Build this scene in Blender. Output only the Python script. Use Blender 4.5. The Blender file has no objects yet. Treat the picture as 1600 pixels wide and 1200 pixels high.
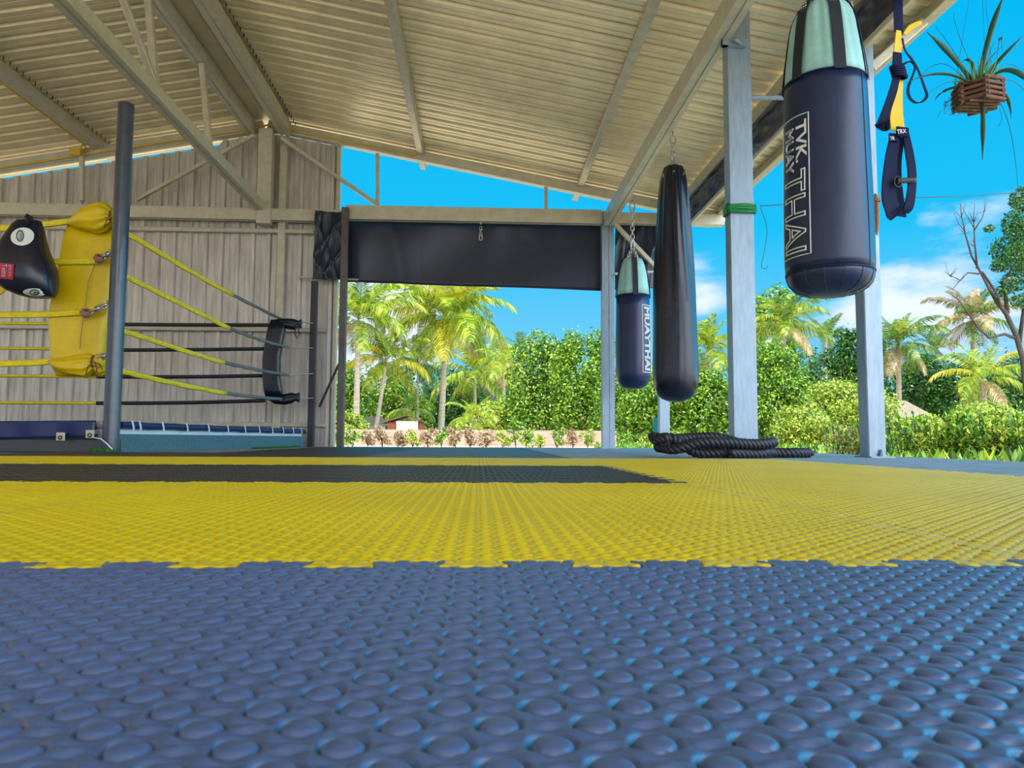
import bpy, math, random
import numpy as np
from mathutils import Vector, Matrix, Quaternion
random.seed(7); RNG = np.random.default_rng(11)
SC = bpy.context.scene
COL = SC.collection
PI = math.pi

# ---------------------------------------------------------------- camera
F = 1150.0; CZ = 0.1045
yaw = math.atan(52/F); pit = math.atan(86/F); rol = math.radians(.3)
fw = Vector((math.sin(yaw)*math.cos(pit), math.cos(yaw)*math.cos(pit), math.sin(pit)))
r0 = Vector((math.cos(yaw), -math.sin(yaw), 0)); u0 = r0.cross(fw)
rt = math.cos(rol)*r0 + math.sin(rol)*u0; up = -math.sin(rol)*r0 + math.cos(rol)*u0
cam = bpy.data.objects.new('camera', bpy.data.cameras.new('camera')); COL.objects.link(cam)
cam.data.sensor_width = 36; cam.data.lens = 36*F/1600
cam.data.clip_start = .01; cam.data.clip_end = 2000
cam.matrix_world = Matrix(((rt.x, up.x, -fw.x, 0), (rt.y, up.y, -fw.y, 0), (rt.z, up.z, -fw.z, CZ), (0, 0, 0, 1)))
cam.data.dof.use_dof = True; cam.data.dof.focus_distance = 3.5; cam.data.dof.aperture_fstop = 24
SC.camera = cam
SC.view_settings.view_transform = 'Standard'; SC.view_settings.look = 'None'
SC.view_settings.gamma = 1; SC.view_settings.use_curve_mapping = False
SC.view_settings.exposure = 0.85

def ray(px, py): return fw + rt*((px-800)/F) - up*((py-600)/F)
def P(px, py, Y):
    d = ray(px, py); return Vector((0, 0, CZ)) + d*(Y/d.y)
def PF(px, py, z=0):
    d = ray(px, py); return Vector((0, 0, CZ)) + d*((z-CZ)/d.z)

# ---------------------------------------------------------------- sky and sun
W = bpy.data.worlds.new('sky'); SC.world = W; W.use_nodes = True
nt = W.node_tree; nt.nodes.clear(); N = nt.nodes.new; L = nt.links.new
tc = N('ShaderNodeTexCoord'); sep = N('ShaderNodeSeparateXYZ'); L(tc.outputs['Generated'], sep.inputs[0])
def wmath(op, a, b=None, clamp=False):
    m = N('ShaderNodeMath'); m.operation = op; m.use_clamp = clamp
    for i, v in enumerate((a, b)):
        if v is None: continue
        if isinstance(v, (int, float)): m.inputs[i].default_value = v
        else: L(v, m.inputs[i])
    return m.outputs[0]
ramp = N('ShaderNodeValToRGB'); L(sep.outputs[2], ramp.inputs[0])
cr = ramp.color_ramp; cr.elements[0].position = 0; cr.elements[0].color = (.40, .66, .85, 1)
cr.elements[1].position = 1; cr.elements[1].color = (.01, .14, .50, 1)
for p_, c_ in ((.10, (.16, .56, .84, 1)), (.26, (.012, .47, .84, 1)), (.5, (.0, .42, .80, 1))):
    e = cr.elements.new(p_); e.color = c_
mp = N('ShaderNodeMapping'); mp.inputs['Scale'].default_value = (1.0, 1.0, 3.2); L(tc.outputs['Generated'], mp.inputs[0])
nz = N('ShaderNodeTexNoise'); nz.inputs['Scale'].default_value = 4.5; nz.inputs['Detail'].default_value = 7; nz.inputs['Roughness'].default_value = .58
L(mp.outputs[0], nz.inputs['Vector'])
bias = None
def blob(px, py, width, amt):
    global bias
    d = ray(px, py).normalized(); v = N('ShaderNodeVectorMath'); v.operation = 'DOT_PRODUCT'
    L(tc.outputs['Generated'], v.inputs[0]); v.inputs[1].default_value = d
    mr = N('ShaderNodeMapRange'); mr.interpolation_type = 'SMOOTHSTEP'; L(v.outputs['Value'], mr.inputs[0])
    mr.inputs[1].default_value = math.cos(math.radians(width)); mr.inputs[2].default_value = 1
    mr.inputs[3].default_value = 0; mr.inputs[4].default_value = amt
    bias = mr.outputs[0] if bias is None else wmath('ADD', bias, mr.outputs[0])
blob(600, 470, 7, .46); blob(560, 560, 8, .3); blob(1440, 455, 6, .12); blob(1575, 460, 6, .22); blob(1500, 290, 5, .14); blob(1340, 520, 7, .2); blob(1110, 430, 4, .16)
blob(880, 440, 9, -.3); blob(760, 330, 12, -.3); blob(1240, 330, 9, -.2); blob(1480, 130, 9, -.35)
# unseen clouds added behind the camera to send more light into the gym
back = N('ShaderNodeMapRange'); back.interpolation_type = 'SMOOTHSTEP'; L(sep.outputs[1], back.inputs[0])
back.inputs[1].default_value = .25; back.inputs[2].default_value = -.6; back.inputs[3].default_value = 0; back.inputs[4].default_value = .40
cl = wmath('ADD', wmath('ADD', nz.outputs[0], bias), back.outputs[0])
cm = N('ShaderNodeMapRange'); cm.interpolation_type = 'SMOOTHSTEP'; L(cl, cm.inputs[0])
cm.inputs[1].default_value = .60; cm.inputs[2].default_value = .86
mix = N('ShaderNodeMix'); mix.data_type = 'RGBA'; L(cm.outputs[0], mix.inputs['Factor']); L(ramp.outputs[0], mix.inputs['A'])

# extra glow added to the unseen sky, right and behind, to light the interior
gd = N('ShaderNodeVectorMath'); gd.operation = 'DOT_PRODUCT'; L(tc.outputs['Generated'], gd.inputs[0]); gd.inputs[1].default_value = (.86, -.50, .05)
gl = N('ShaderNodeMapRange'); gl.interpolation_type = 'SMOOTHSTEP'; L(gd.outputs['Value'], gl.inputs[0])
gl.inputs[1].default_value = .22; gl.inputs[2].default_value = .85; gl.inputs[3].default_value = 1; gl.inputs[4].default_value = 4.6
mix.inputs['B'].default_value = (.78, .87, 1.0, 1)
bgn = N('ShaderNodeBackground'); L(mix.outputs['Result'], bgn.inputs[0]); L(wmath('MULTIPLY', gl.outputs[0], .64), bgn.inputs[1])
wo = N('ShaderNodeOutputWorld'); L(bgn.outputs[0], wo.inputs[0])

sun = bpy.data.objects.new('sun', bpy.data.lights.new('sun', 'SUN')); COL.objects.link(sun)
sun.data.energy = 3.9; sun.data.angle = math.radians(.8); sun.data.color = (1.0, .95, .84)
sun.rotation_euler = Vector((.22, .42, -1.0)).to_track_quat('-Z', 'Y').to_euler()

# ---------------------------------------------------------------- materials
MATS = {}
def mat(name, col, rough=.5, metal=0., vary=0., vscale=8., bump=0., bscale=60., spec=.5, island=None, trans=0., col2=None, stretch=(1,1,1), coat=0.):
    if name in MATS: return MATS[name]
    m = bpy.data.materials.new(name); MATS[name] = m; m.use_nodes = True
    t = m.node_tree; b = t.nodes['Principled BSDF']; n = t.nodes.new; l = t.links.new
    b.inputs['Roughness'].default_value = rough; b.inputs['Metallic'].default_value = metal
    b.inputs['Specular IOR Level'].default_value = spec
    b.inputs['Coat Weight'].default_value = coat
    c4 = (*col, 1); b.inputs['Base Color'].default_value = c4
    tcn = n('ShaderNodeTexCoord'); mpn = n('ShaderNodeMapping'); mpn.inputs['Scale'].default_value = stretch
    l(tcn.outputs['Object'], mpn.inputs[0])
    src = None
    if island:
        g = n('ShaderNodeNewGeometry'); r = n('ShaderNodeValToRGB'); l(g.outputs['Random Per Island'], r.inputs[0])
        r.color_ramp.elements[0].color = (*island[0], 1); r.color_ramp.elements[1].color = (*island[-1], 1)
        for i, c in enumerate(island[1:-1]):
            e = r.color_ramp.elements.new((i+1)/(len(island)-1)); e.color = (*c, 1)
        l(r.outputs[0], b.inputs['Base Color']); src = r.outputs[0]
    elif vary or col2:
        z = n('ShaderNodeTexNoise'); z.inputs['Scale'].default_value = vscale; z.inputs['Detail'].default_value = 6
        z.inputs['Roughness'].default_value = .65; l(mpn.outputs[0], z.inputs['Vector'])
        r = n('ShaderNodeValToRGB'); l(z.outputs[0], r.inputs[0])
        r.color_ramp.elements[0].position = .32; r.color_ramp.elements[1].position = .68
        a = tuple(max(0, c*(1-vary)) for c in col); bb = tuple(min(1, c*(1+vary)) for c in col)
        if col2: a, bb = col, col2
        r.color_ramp.elements[0].color = (*a, 1); r.color_ramp.elements[1].color = (*bb, 1)
        l(r.outputs[0], b.inputs['Base Color']); src = r.outputs[0]
    if bump:
        z = n('ShaderNodeTexNoise'); z.inputs['Scale'].default_value = bscale; z.inputs['Detail'].default_value = 5
        l(mpn.outputs[0], z.inputs['Vector'])
        bn = n('ShaderNodeBump'); bn.inputs['Strength'].default_value = bump; bn.inputs['Distance'].default_value = .01
        l(z.outputs[0], bn.inputs['Height']); l(bn.outputs[0], b.inputs['Normal'])
    if trans:
        tr = n('ShaderNodeBsdfTranslucent'); tr.inputs[0].default_value = c4
        if src: l(src, tr.inputs[0])
        mx = n('ShaderNodeMixShader'); mx.inputs[0].default_value = trans
        l(b.outputs[0], mx.inputs[1]); l(tr.outputs[0], mx.inputs[2]); l(mx.outputs[0], t.nodes['Material Output'].inputs[0])
    return m
M_concrete = mat('concrete', (.27, .29, .31), .55, vary=.3, vscale=5, bump=.15, bscale=90)
M_sand = mat('sandy_ground', (.68, .56, .40), .9, vary=.25, vscale=1.2, bump=.4, bscale=12)
M_sheet = mat('galvanised_sheet', (.78, .66, .41), .40, metal=.35, vary=.12, vscale=3)
M_wall = mat('wall_sheet', (.54, .50, .45), .40, metal=.45, vary=.25, vscale=5, stretch=(3, 1, .35))
M_steel = mat('painted_steel', (.54, .50, .37), .42, metal=.2, vary=.12, vscale=9)
M_galv = mat('galvanised_steel', (.27, .35, .42), .38, metal=.3, vary=.14, vscale=14, stretch=(3, 3, .5))
M_pipe = mat('dark_painted_pipe', (.035, .045, .065), .28, vary=.3, vscale=10, coat=.3)
M_black = mat('black_paint', (.02, .02, .025), .4)
M_tarp = mat('black_tarpaulin', (.020, .025, .050), .32, vary=.2, vscale=4, bump=.15, bscale=5)
M_vinyl = mat('navy_black_vinyl', (.008, .018, .065), .36, bump=.12, bscale=25, vary=.2, vscale=6)
M_vinylb = mat('black_vinyl', (.007, .009, .022), .27, bump=.15, bscale=18, vary=.2)
M_mint = mat('mint_canvas', (.30, .55, .50), .55, vary=.15, vscale=6, bump=.2, bscale=30)
M_web = mat('black_webbing', (.012, .014, .025), .7, bump=.3, bscale=300)
M_ybl = mat('blue_black_webbing', (.004, .008, .045), .75, spec=.25)
M_yellow = mat('yellow_vinyl', (.70, .48, .0), .38, vary=.10, vscale=6, bump=.15, bscale=14)
M_yrope = mat('yellow_rope_sleeve', (.78, .62, .015), .45, vary=.15, vscale=30)
M_grope = mat('grey_rope_sleeve', (.13, .15, .14), .5, vary=.4, vscale=40)
M_chain = mat('chain_steel', (.50, .48, .42), .35, metal=.8, vary=.2)
M_white = mat('white_print', (.80, .80, .82), .5)
M_cream = mat('cream_print', (.72, .72, .62), .5)
M_red = mat('red_patch', (.42, .01, .04), .5)
M_blue = mat('blue_vinyl_apron', (.007, .018, .09), .35, vary=.2, bump=.2, bscale=10)
M_foam = mat('teal_painted_base', (.07, .15, .17), .7, vary=.2, vscale=30, bump=.4, bscale=120)
M_wcloth = mat('white_canvas', (.66, .70, .72), .7, vary=.1)
M_orope = mat('black_battle_rope', (.016, .014, .018), .5, vary=.3, vscale=40)
M_brown = mat('brown_cord', (.30, .16, .08), .8, vary=.35, vscale=60)
M_green = mat('green_twine', (.0, .25, .04), .5, vary=.25, vscale=60)
M_dcord = mat('dark_wire', (.03, .04, .04), .5)
M_gold = mat('yellow_conduit', (.60, .40, .03), .45)
M_trx = mat('yellow_webbing', (.85, .58, .0), .5)
M_wood = mat('rough_wood', (.16, .075, .04), .8, vary=.4, vscale=20, stretch=(1, 1, 5))
M_leafd = mat('strap_leaf', (.03, .07, .06), .45, island=[(.02, .05, .06), (.03, .10, .05), (.05, .13, .04)], trans=.12)
M_bark = mat('palm_bark', (.42, .36, .27), .9, vary=.3, vscale=3, stretch=(1, 1, 6), bump=.5, bscale=8)
M_bark2 = mat('tree_bark', (.06, .045, .04), .9, vary=.4, vscale=6)
M_hutw = mat('hut_wall', (.78, .74, .70), .8, vary=.08)
M_hutr = mat('hut_roof', (.12, .07, .05), .8, vary=.3)
M_thatch = mat('thatch', (.26, .22, .15), .95, vary=.4, vscale=3, stretch=(6, 6, 1), bump=.6, bscale=10)
M_turq = mat('turquoise_panel', (.02, .35, .42), .5)
M_grass = mat('grass', (.05, .22, .04), .7, island=[(.02, .12, .02), (.06, .28, .04)], trans=.2)
def brick_mat():
    m = bpy.data.materials.new('pale_brick'); m.use_nodes = True; t = m.node_tree; b = t.nodes['Principled BSDF']
    br = t.nodes.new('ShaderNodeTexBrick'); tcn = t.nodes.new('ShaderNodeTexCoord'); mpn = t.nodes.new('ShaderNodeMapping')
    mpn.inputs['Rotation'].default_value = (PI/2, 0, 0)
    t.links.new(tcn.outputs['Object'], mpn.inputs[0]); t.links.new(mpn.outputs[0], br.inputs['Vector'])
    br.inputs['Color1'].default_value = (.40, .22, .16, 1); br.inputs['Color2'].default_value = (.52, .32, .25, 1)
    br.inputs['Mortar'].default_value = (.46, .38, .33, 1); br.inputs['Scale'].default_value = 3; br.inputs['Row Height'].default_value = .3
    t.links.new(br.outputs[0], b.inputs['Base Color']); b.inputs['Roughness'].default_value = .9
    return m
M_brick = brick_mat()
def mat_foam(name, col, rough):
    m = mat(name, col, rough, vary=.10, vscale=2.5, spec=.8)
    return m
M_fblk_skylit = mat_foam('black_foam_skylit', (.062, .105, .225), .28)  # blue sky sheen on the near black foam mixed into its base colour
M_fplain = mat_foam('black_foam_untinted', (.030, .032, .038), .34)  # same black foam, darker copy without the sky's blue, for further rows
M_fyel = mat_foam('yellow_foam', (.68, .49, .0), .28)
M_fgry = mat_foam('grey_foam', (.10, .11, .13), .34)
def leafm(name, a, b_, c, tr=.3): return mat(name, a, .38, island=[a, b_, c], trans=tr)
LM_mango = leafm('glossy_green_leaves', (.012, .06, .006), (.11, .30, .012), (.46, .62, .05), .22)
LM_yel = leafm('yellow_green_leaves', (.05, .14, .01), (.30, .44, .03), (.66, .70, .12), .22)
LM_dark = leafm('deep_green_leaves', (.006, .035, .008), (.03, .13, .015), (.12, .30, .03), .2)
LM_shrub = leafm('shrub_leaves', (.05, .15, .03), (.20, .34, .05), (.55, .30, .16))
LM_red = leafm('reddish_shrub_leaves', (.12, .10, .04), (.34, .22, .12), (.48, .40, .18))
LM_palm = leafm('palm_leaflets', (.08, .18, .012), (.26, .38, .02), (.56, .60, .06), .3)
LM_palmd = leafm('dark_palm_leaflets', (.03, .10, .02), (.09, .22, .03), (.28, .36, .06), .3)
LM_gold = leafm('golden_palm_leaflets', (.34, .36, .015), (.55, .50, .02), (.74, .66, .08), .35)
LM_dry = leafm('dry_palm_leaflets', (.26, .18, .07), (.42, .30, .12), (.5, .42, .2), .2)

# ---------------------------------------------------------------- helpers
def tag(o, label, cat, group=None, kind=None):
    o['label'] = label; o['category'] = cat
    if group: o['group'] = group
    if kind: o['kind'] = kind
    return o
def thing(name, loc, label, cat, group=None):
    o = bpy.data.objects.new(name, None); o.empty_display_size = .1; COL.objects.link(o); o.location = loc
    return tag(o, label, cat, group)
def meshnp(name, V, Fc, material, parent=None, smooth=False):
    me = bpy.data.meshes.new(name); V = np.asarray(V, dtype=np.float32); Fc = np.asarray(Fc, dtype=np.int32)
    k = Fc.shape[1]
    me.vertices.add(len(V)); me.vertices.foreach_set('co', V.ravel())
    me.loops.add(Fc.size); me.loops.foreach_set('vertex_index', Fc.ravel())
    me.polygons.add(len(Fc)); me.polygons.foreach_set('loop_start', np.arange(0, Fc.size, k, dtype=np.int32))
    me.polygons.foreach_set('loop_total', np.full(len(Fc), k, dtype=np.int32))
    me.polygons.foreach_set('use_smooth', np.full(len(Fc), smooth))
    me.update(calc_edges=True)
    me.materials.append(material)
    o = bpy.data.objects.new(name, me); COL.objects.link(o)
    if parent is not None:
        o.parent = parent
        me.transform(Matrix.Translation(-base(parent)))
    return o
def base(o):
    v = Vector(o.location)
    while o.parent: o = o.parent; v = v + Vector(o.location)
    return v
class MB:
    def __init__(s): s.v = []; s.f = []
    def add(s, vs, fs):
        n = len(s.v); s.v += [tuple(v) for v in vs]; s.f += [tuple(i+n for i in f) for f in fs]; return s
    def prism(s, prof, p0, p1, upv=(0, 0, 1), closed=True, caps=True):
        p0 = Vector(p0); p1 = Vector(p1); a = (p1-p0).normalized(); u = Vector(upv)
        u = (u - a*u.dot(a))
        if u.length < 1e-6: u = Vector((0, 1, 0)) - a*a.y
        u.normalize(); w = a.cross(u)
        n = len(prof); vs = [p + w*x + u*y for p in (p0, p1) for x, y in prof]
        fs = [(i, (i+1) % n, (i+1) % n+n, i+n) for i in range(n if closed else n-1)]
        if closed and caps: fs += [tuple(range(n-1, -1, -1)), tuple(range(n, 2*n))]
        return s.add(vs, fs)
    def beam(s, p0, p1, w, h, upv=(0, 0, 1), c=.006):
        x, y = w/2, h/2; c = min(c, x*.4, y*.4)
        pr = [(-x+c, -y), (x-c, -y), (x, -y+c), (x, y-c), (x-c, y), (-x+c, y), (-x, y-c), (-x, -y+c)]
        return s.prism(pr, p0, p1, upv)
    def cbeam(s, p0, p1, w, h, upv=(0, 0, 1)):
        # lipped channel pair: box with shallow grooves on its wide faces
        x, y = w/2, h/2; g = .012; d = .006
        pr = [(-x, -y), (-g, -y), (-g, -y+d), (g, -y+d), (g, -y), (x, -y), (x, y), (g, y), (g, y-d), (-g, y-d), (-g, y), (-x, y)]
        n = len(pr); s.prism(pr, p0, p1, upv, caps=False)
        return s.beam(Vector(p0), Vector(p0)+(Vector(p1)-Vector(p0)).normalized()*.003, w, h, upv).beam(p1, Vector(p1)+(Vector(p1)-Vector(p0)).normalized()*.003, w, h, upv)
    def box(s, a, b, c=.004):
        a = Vector(a); b = Vector(b); m = (a+b)/2
        return s.beam((m.x, m.y, a.z), (m.x, m.y, b.z), abs(b.x-a.x), abs(b.y-a.y), (0, 1, 0), c)
    def tube(s, pts, r, n=8, closed=False, caps=True):
        pts = [Vector(p) for p in pts]; m = len(pts)
        rs = r if isinstance(r, (list, tuple)) else [r]*m
        rings = []; ref = None
        for i in range(m):
            if closed: t = pts[(i+1) % m]-pts[i-1]
            else: t = pts[min(i+1, m-1)]-pts[max(i-1, 0)]
            t.normalize()
            if ref is None:
                ref = Vector((0, 0, 1)) if abs(t.z) < .9 else Vector((1, 0, 0))
            ref = ref - t*ref.dot(t)
            if ref.length < 1e-5: ref = Vector((0, 1, 0)) - t*t.y
            ref.normalize(); b = t.cross(ref)
            rings.append([pts[i]+(ref*math.cos(2*PI*k/n)+b*math.sin(2*PI*k/n))*rs[i] for k in range(n)])
        vs = [v for R in rings for v in R]; fs = []
        for i in range(m if closed else m-1):
            j = (i+1) % m
            fs += [(i*n+k, i*n+(k+1) % n, j*n+(k+1) % n, j*n+k) for k in range(n)]
        if not closed and caps: fs += [tuple(range(n-1, -1, -1)), tuple(range((m-1)*n, m*n))]
        return s.add(vs, fs)
    def ribbon(s, pts, w, t, wd):
        """flat strap along pts: w wide in direction(s) wd, t thick"""
        pts = [Vector(p) for p in pts]; m = len(pts); vs = []; fs = []
        ws = w if isinstance(w, (list, tuple)) else [w]*m
        for i in range(m):
            tg = (pts[min(i+1, m-1)]-pts[max(i-1, 0)]).normalized()
            d = Vector(wd[i] if isinstance(wd, list) else wd); d = (d-tg*d.dot(tg)).normalized(); nn = tg.cross(d)
            vs += [pts[i]+d*ws[i]/2*a+nn*t/2*b for a, b in ((-1, -1), (1, -1), (1, 1), (-1, 1))]
        for i in range(m-1):
            fs += [(i*4+k, i*4+(k+1) % 4, i*4+4+(k+1) % 4, i*4+4+k) for k in range(4)]
        fs += [(3, 2, 1, 0), tuple((m-1)*4+k for k in range(4))]
        return s.add(vs, fs)
    def link(s, c, ax, side, ln, wd, r, n=6, k=14):
        """one chain link: an oval ring centred on c, long along ax"""
        c = Vector(c); ax = Vector(ax).normalized(); side = Vector(side); side = (side-ax*side.dot(ax)).normalized()
        pts = []
        for i in range(k):
            a = 2*PI*i/k; x = math.cos(a); y = math.sin(a)
            pts.append(c+ax*((ln/2-wd/2)*(1 if x > 0 else -1)*min(1, abs(x)*4)+x*wd/2)+side*y*wd/2)
        return s.tube(pts, r, n, closed=True)
    def chain(s, p0, p1, ln=.035, wd=.022, r=.0032, sag=0):
        p0 = Vector(p0); p1 = Vector(p1); D = (p1-p0).length; n = max(2, round(D/(ln-2.2*r)))
        for i in range(n):
            t0 = (i+.5)/n; c = p0.lerp(p1, t0)+Vector((0, 0, -sag*4*t0*(1-t0)))
            ax = (p1-p0)+Vector((0, 0, -sag*4*(1-2*t0)))
            sd = Vector((0.3, 1, .1)) if i % 2 else Vector((1, -.3, .1))
            s.link(c, ax, sd, D/n+2.2*r, wd, r)
        return s
    def lathe(s, prof, c, n=64, fn=None, cap=True):
        c = Vector(c); m = len(prof); vs = []
        for i, (z, r) in enumerate(prof):
            for k in range(n):
                a = 2*PI*k/n; rr = r*(fn(a, z, i/(m-1)) if fn else 1)
                vs.append(c+Vector((rr*math.cos(a), rr*math.sin(a), z)))
        fs = [(i*n+k, i*n+(k+1) % n, (i+1)*n+(k+1) % n, (i+1)*n+k) for i in range(m-1) for k in range(n)]
        if cap: fs += [tuple(range(n-1, -1, -1)), tuple(range((m-1)*n, m*n))]
        return s.add(vs, fs)
    def loft(s, secs, n=28, e=.35):
        """secs: (centre, half width vector, half depth vector); superellipse sections"""
        vs = []
        for c, hw, hd in secs:
            for k in range(n):
                a = 2*PI*k/n; x = math.cos(a); y = math.sin(a)
                vs.append(Vector(c)+Vector(hw)*math.copysign(abs(x)**e, x)+Vector(hd)*math.copysign(abs(y)**e, y))
        m = len(secs)
        fs = [(i*n+k, i*n+(k+1) % n, (i+1)*n+(k+1) % n, (i+1)*n+k) for i in range(m-1) for k in range(n)]
        fs += [tuple(range(n-1, -1, -1)), tuple(range((m-1)*n, m*n))]
        return s.add(vs, fs)
    def build(s, name, material, parent=None, smooth=False):
        me = bpy.data.meshes.new(name); me.from_pydata(s.v, [], s.f); me.materials.append(material)
        if smooth:
            me.polygons.foreach_set('use_smooth', [len(p.vertices) < 9 for p in me.polygons])
        o = bpy.data.objects.new(name, me); COL.objects.link(o)
        if parent is not None:
            o.parent = parent; me.transform(Matrix.Translation(-base(parent)))
        import bmesh
        bm = bmesh.new(); bm.from_mesh(me); bmesh.ops.recalc_face_normals(bm, faces=bm.faces); bm.to_mesh(me); bm.free()
        return o
def struct(o): o['kind'] = 'structure'; return o
def copytree(o, parent=None):
    c = o.copy(); COL.objects.link(c)
    if parent is not None: c.parent = parent
    for ch in list(o.children): copytree(ch, c)
    return c
def text_mesh(body, size, outline=0., offset=0., shear=0., spacing=1.):
    cu = bpy.data.curves.new('lettering', 'FONT'); cu.body = body; cu.size = size; cu.align_x = 'LEFT'; cu.space_character = spacing
    cu.offset = offset; cu.resolution_u = 3; cu.shear = shear
    if outline: cu.fill_mode = 'NONE'; cu.bevel_depth = outline; cu.bevel_resolution = 0
    else: cu.extrude = size*.004
    o = bpy.data.objects.new('lettering', cu); COL.objects.link(o)
    dg = bpy.context.evaluated_depsgraph_get(); dg.update()
    me = bpy.data.meshes.new_from_object(o.evaluated_get(dg))
    import bmesh
    bm = bmesh.new(); bm.from_mesh(me)
    for _ in range(3):
        es = [e for e in bm.edges if e.calc_length() > .09]
        if es: bmesh.ops.subdivide_edges(bm, edges=es, cuts=1)
    bmesh.ops.triangulate(bm, faces=[f for f in bm.faces if len(f.verts) > 4]); bm.to_mesh(me); bm.free()
    V = [v.co.copy() for v in me.vertices]; Fc = [tuple(p.vertices) for p in me.polygons]
    bpy.data.objects.remove(o); bpy.data.curves.remove(cu); bpy.data.meshes.remove(me)
    return V, Fc
def ext(V):
    xs = [v.x for v in V]; ys = [v.y for v in V]; return min(xs), max(xs), min(ys), max(ys)
# ---------------------------------------------------------------- the shell: ground, slab, roof, back wall
def roofz(x): return 4.03 - .186*abs(x+2.6)
gx = MB(); gx.box((-90, -40, -.5), (90, 170, -.12)); g = gx.build('ground', M_sand); struct(g)
fl = MB(); fl.box((-9, -3.6, -.3), (2.85, 9.3, 0)); f_ = fl.build('floor', M_concrete); struct(f_)
def corr(y0, y1, per=.19, hgt=.026, lo=1):
    pts = []; y = y0
    while y < y1:
        for a, h in ((0, 0), (.052, 0), (.056, .005), (.064, .005), (.068, 0), (.118, 0), (.130, hgt), (.172, hgt), (.186, 0)):
            if y+a*per/.19 <= y1: pts.append((y+a*per/.19, h))
        y += per
    pts.append((y1, 0)); return pts
pr_ = corr(-3.4, 9.42); V = []; Fq = []
for (xa, xb) in ((-9.3, -2.6), (-2.6, 3.08)):
    n0 = len(V)
    for y, h in pr_:
        for x in (xa, xb): V.append((x, y, roofz(x)+h))
    for i in range(len(pr_)-1): Fq.append((n0+2*i, n0+2*i+1, n0+2*i+3, n0+2*i+2))
ro = meshnp('ceiling', V, Fq, M_sheet); so = ro.modifiers.new('thick', 'SOLIDIFY'); so.thickness = .002; so.offset = 1; struct(ro)
rc = MB()
for s in (-1, 1): rc.beam((-2.6+s*.11, -3.4, 3.985), (-2.6+s*.11, 9.3, 3.985), .22, .003, (s*.18, 0, 1))
struct(rc.build('trim_1', M_sheet))
# back wall of vertical ribbed sheets
px_ = corr(-9.2, -1.78, per=.19, hgt=-.030); V = []; Fq = []
for x, h in px_:
    V += [(x, 9.02+h, 0.0), (x, 9.02+h, 3.86-.186*abs(x+2.6)-(.035 if x < -3.2 else -.02))]
for i in range(len(px_)-1): Fq.append((2*i, 2*i+2, 2*i+3, 2*i+1))
wb = meshnp('wall_back', V, Fq, M_wall); so = wb.modifiers.new('thick', 'SOLIDIFY'); so.thickness = .002; struct(wb)
# ---------------------------------------------------------------- frame of the building
def member(name, label, cat, p0, p1, w, h, m=M_steel, upv=(0, 0, 1), c=False, group=None, extra=None):
    b = MB(); (b.cbeam if c else b.beam)(p0, p1, w, h, upv)
    if extra: extra(b)
    return tag(b.build(name, m), label, cat, group)
member('rafter', 'sloping steel rafter over the back opening, right of the ridge', 'rafter', (-2.6, 8.9, 3.92), (3.05, 8.9, 3.92-.186*5.65), .1, .12, upv=(0, 0, 1))
member('rafter', 'sloping steel rafter above the corrugated wall, left of the ridge', 'rafter', (-2.66, 8.9, 3.91), (-9.2, 8.9, 3.92-.186*6.6), .1, .12)
member('chord_beam', 'horizontal steel beam along the corrugated wall, left of the opening', 'beam', (-9.2, 8.86, 2.81), (-1.6, 8.86, 2.79), .1, .14, c=True)
member('chord_beam', 'pale steel beam over the back opening above the black tarpaulin', 'beam', (-1.60, 8.74, 2.80), (1.47, 8.74, 2.80), .1, .17, c=True)
member('chord_beam', 'short end of the tie beam poking out under the right eave', 'beam', (1.64, 8.86, 2.83), (3.02, 8.86, 2.83), .1, .14)
a = P(414, 330, 8.85); kb = MB().beam((a.x, 8.84, 2.67), (a.x, 8.84, 3.84), .17, .13, (0, 1, 0))
tag(kb.build('king_post', M_steel), 'wide steel king post under the ridge in front of the corrugated wall', 'post')
member('wall_stud', 'full height steel stud standing against the corrugated wall right of the king post', 'stud', (-2.42, 8.95, 0), (-2.42, 8.95, 3.80), .09, .06, upv=(0, 1, 0))
def flat(p, q, Y): return P(*p, Y), P(*q, Y)
for (p, q, w, lb) in (((128, 238), (128, 314), .05, 'short vertical strut on the wall left of the tall dark pipe'),
                      ((590, 240), (590, 324), .045, 'dark vertical strut in the gable opening, nearer the ridge'),
                      ((853, 292), (853, 330), .04, 'short dark vertical strut in the gable opening, nearer the side post')):
    u, v = flat(p, q, 8.84); member('gable_strut', lb, 'strut', u, v, w, w, upv=(0, 1, 0))
for (p, q, lb) in (((214, 312), (396, 212), 'thin diagonal gable brace rising to the ridge from the left'),
                   ((440, 216), (590, 320), 'thin diagonal gable brace falling from the ridge to the right')):
    u, v = flat(p, q, 8.80); member('gable_brace', lb, 'brace', u, v, .045, .05, upv=(0, 1, 0))
for y, x1, lb in ((362, 490, 'thin rail across the corrugated wall just under the tie beam'), (516, 508, 'pale rail across the corrugated wall behind the top ring rope'), (664, 508, 'lowest rail across the corrugated wall just above the ring apron')):
    u = P(-330, y, 8.94); v = P(x1, y, 8.94); member('wall_rail', lb, 'rail', (u.x, 8.95, v.z), (v.x, 8.95, v.z), .05, .05)
u = P(466, 433, 8.9); v = P(560, 437, 8.9); member('tarp_rod', 'thin rod poking out of the rolled tarpaulin over the wall', 'rod', u, v, .022, .022)
member('wall_edge_post', 'narrow ribbed steel edge post closing the right end of the corrugated wall', 'post', (-1.76, 9.02, 0), (-1.76, 9.02, 3.73), .05, .07, upv=(0, 1, 0))
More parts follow.
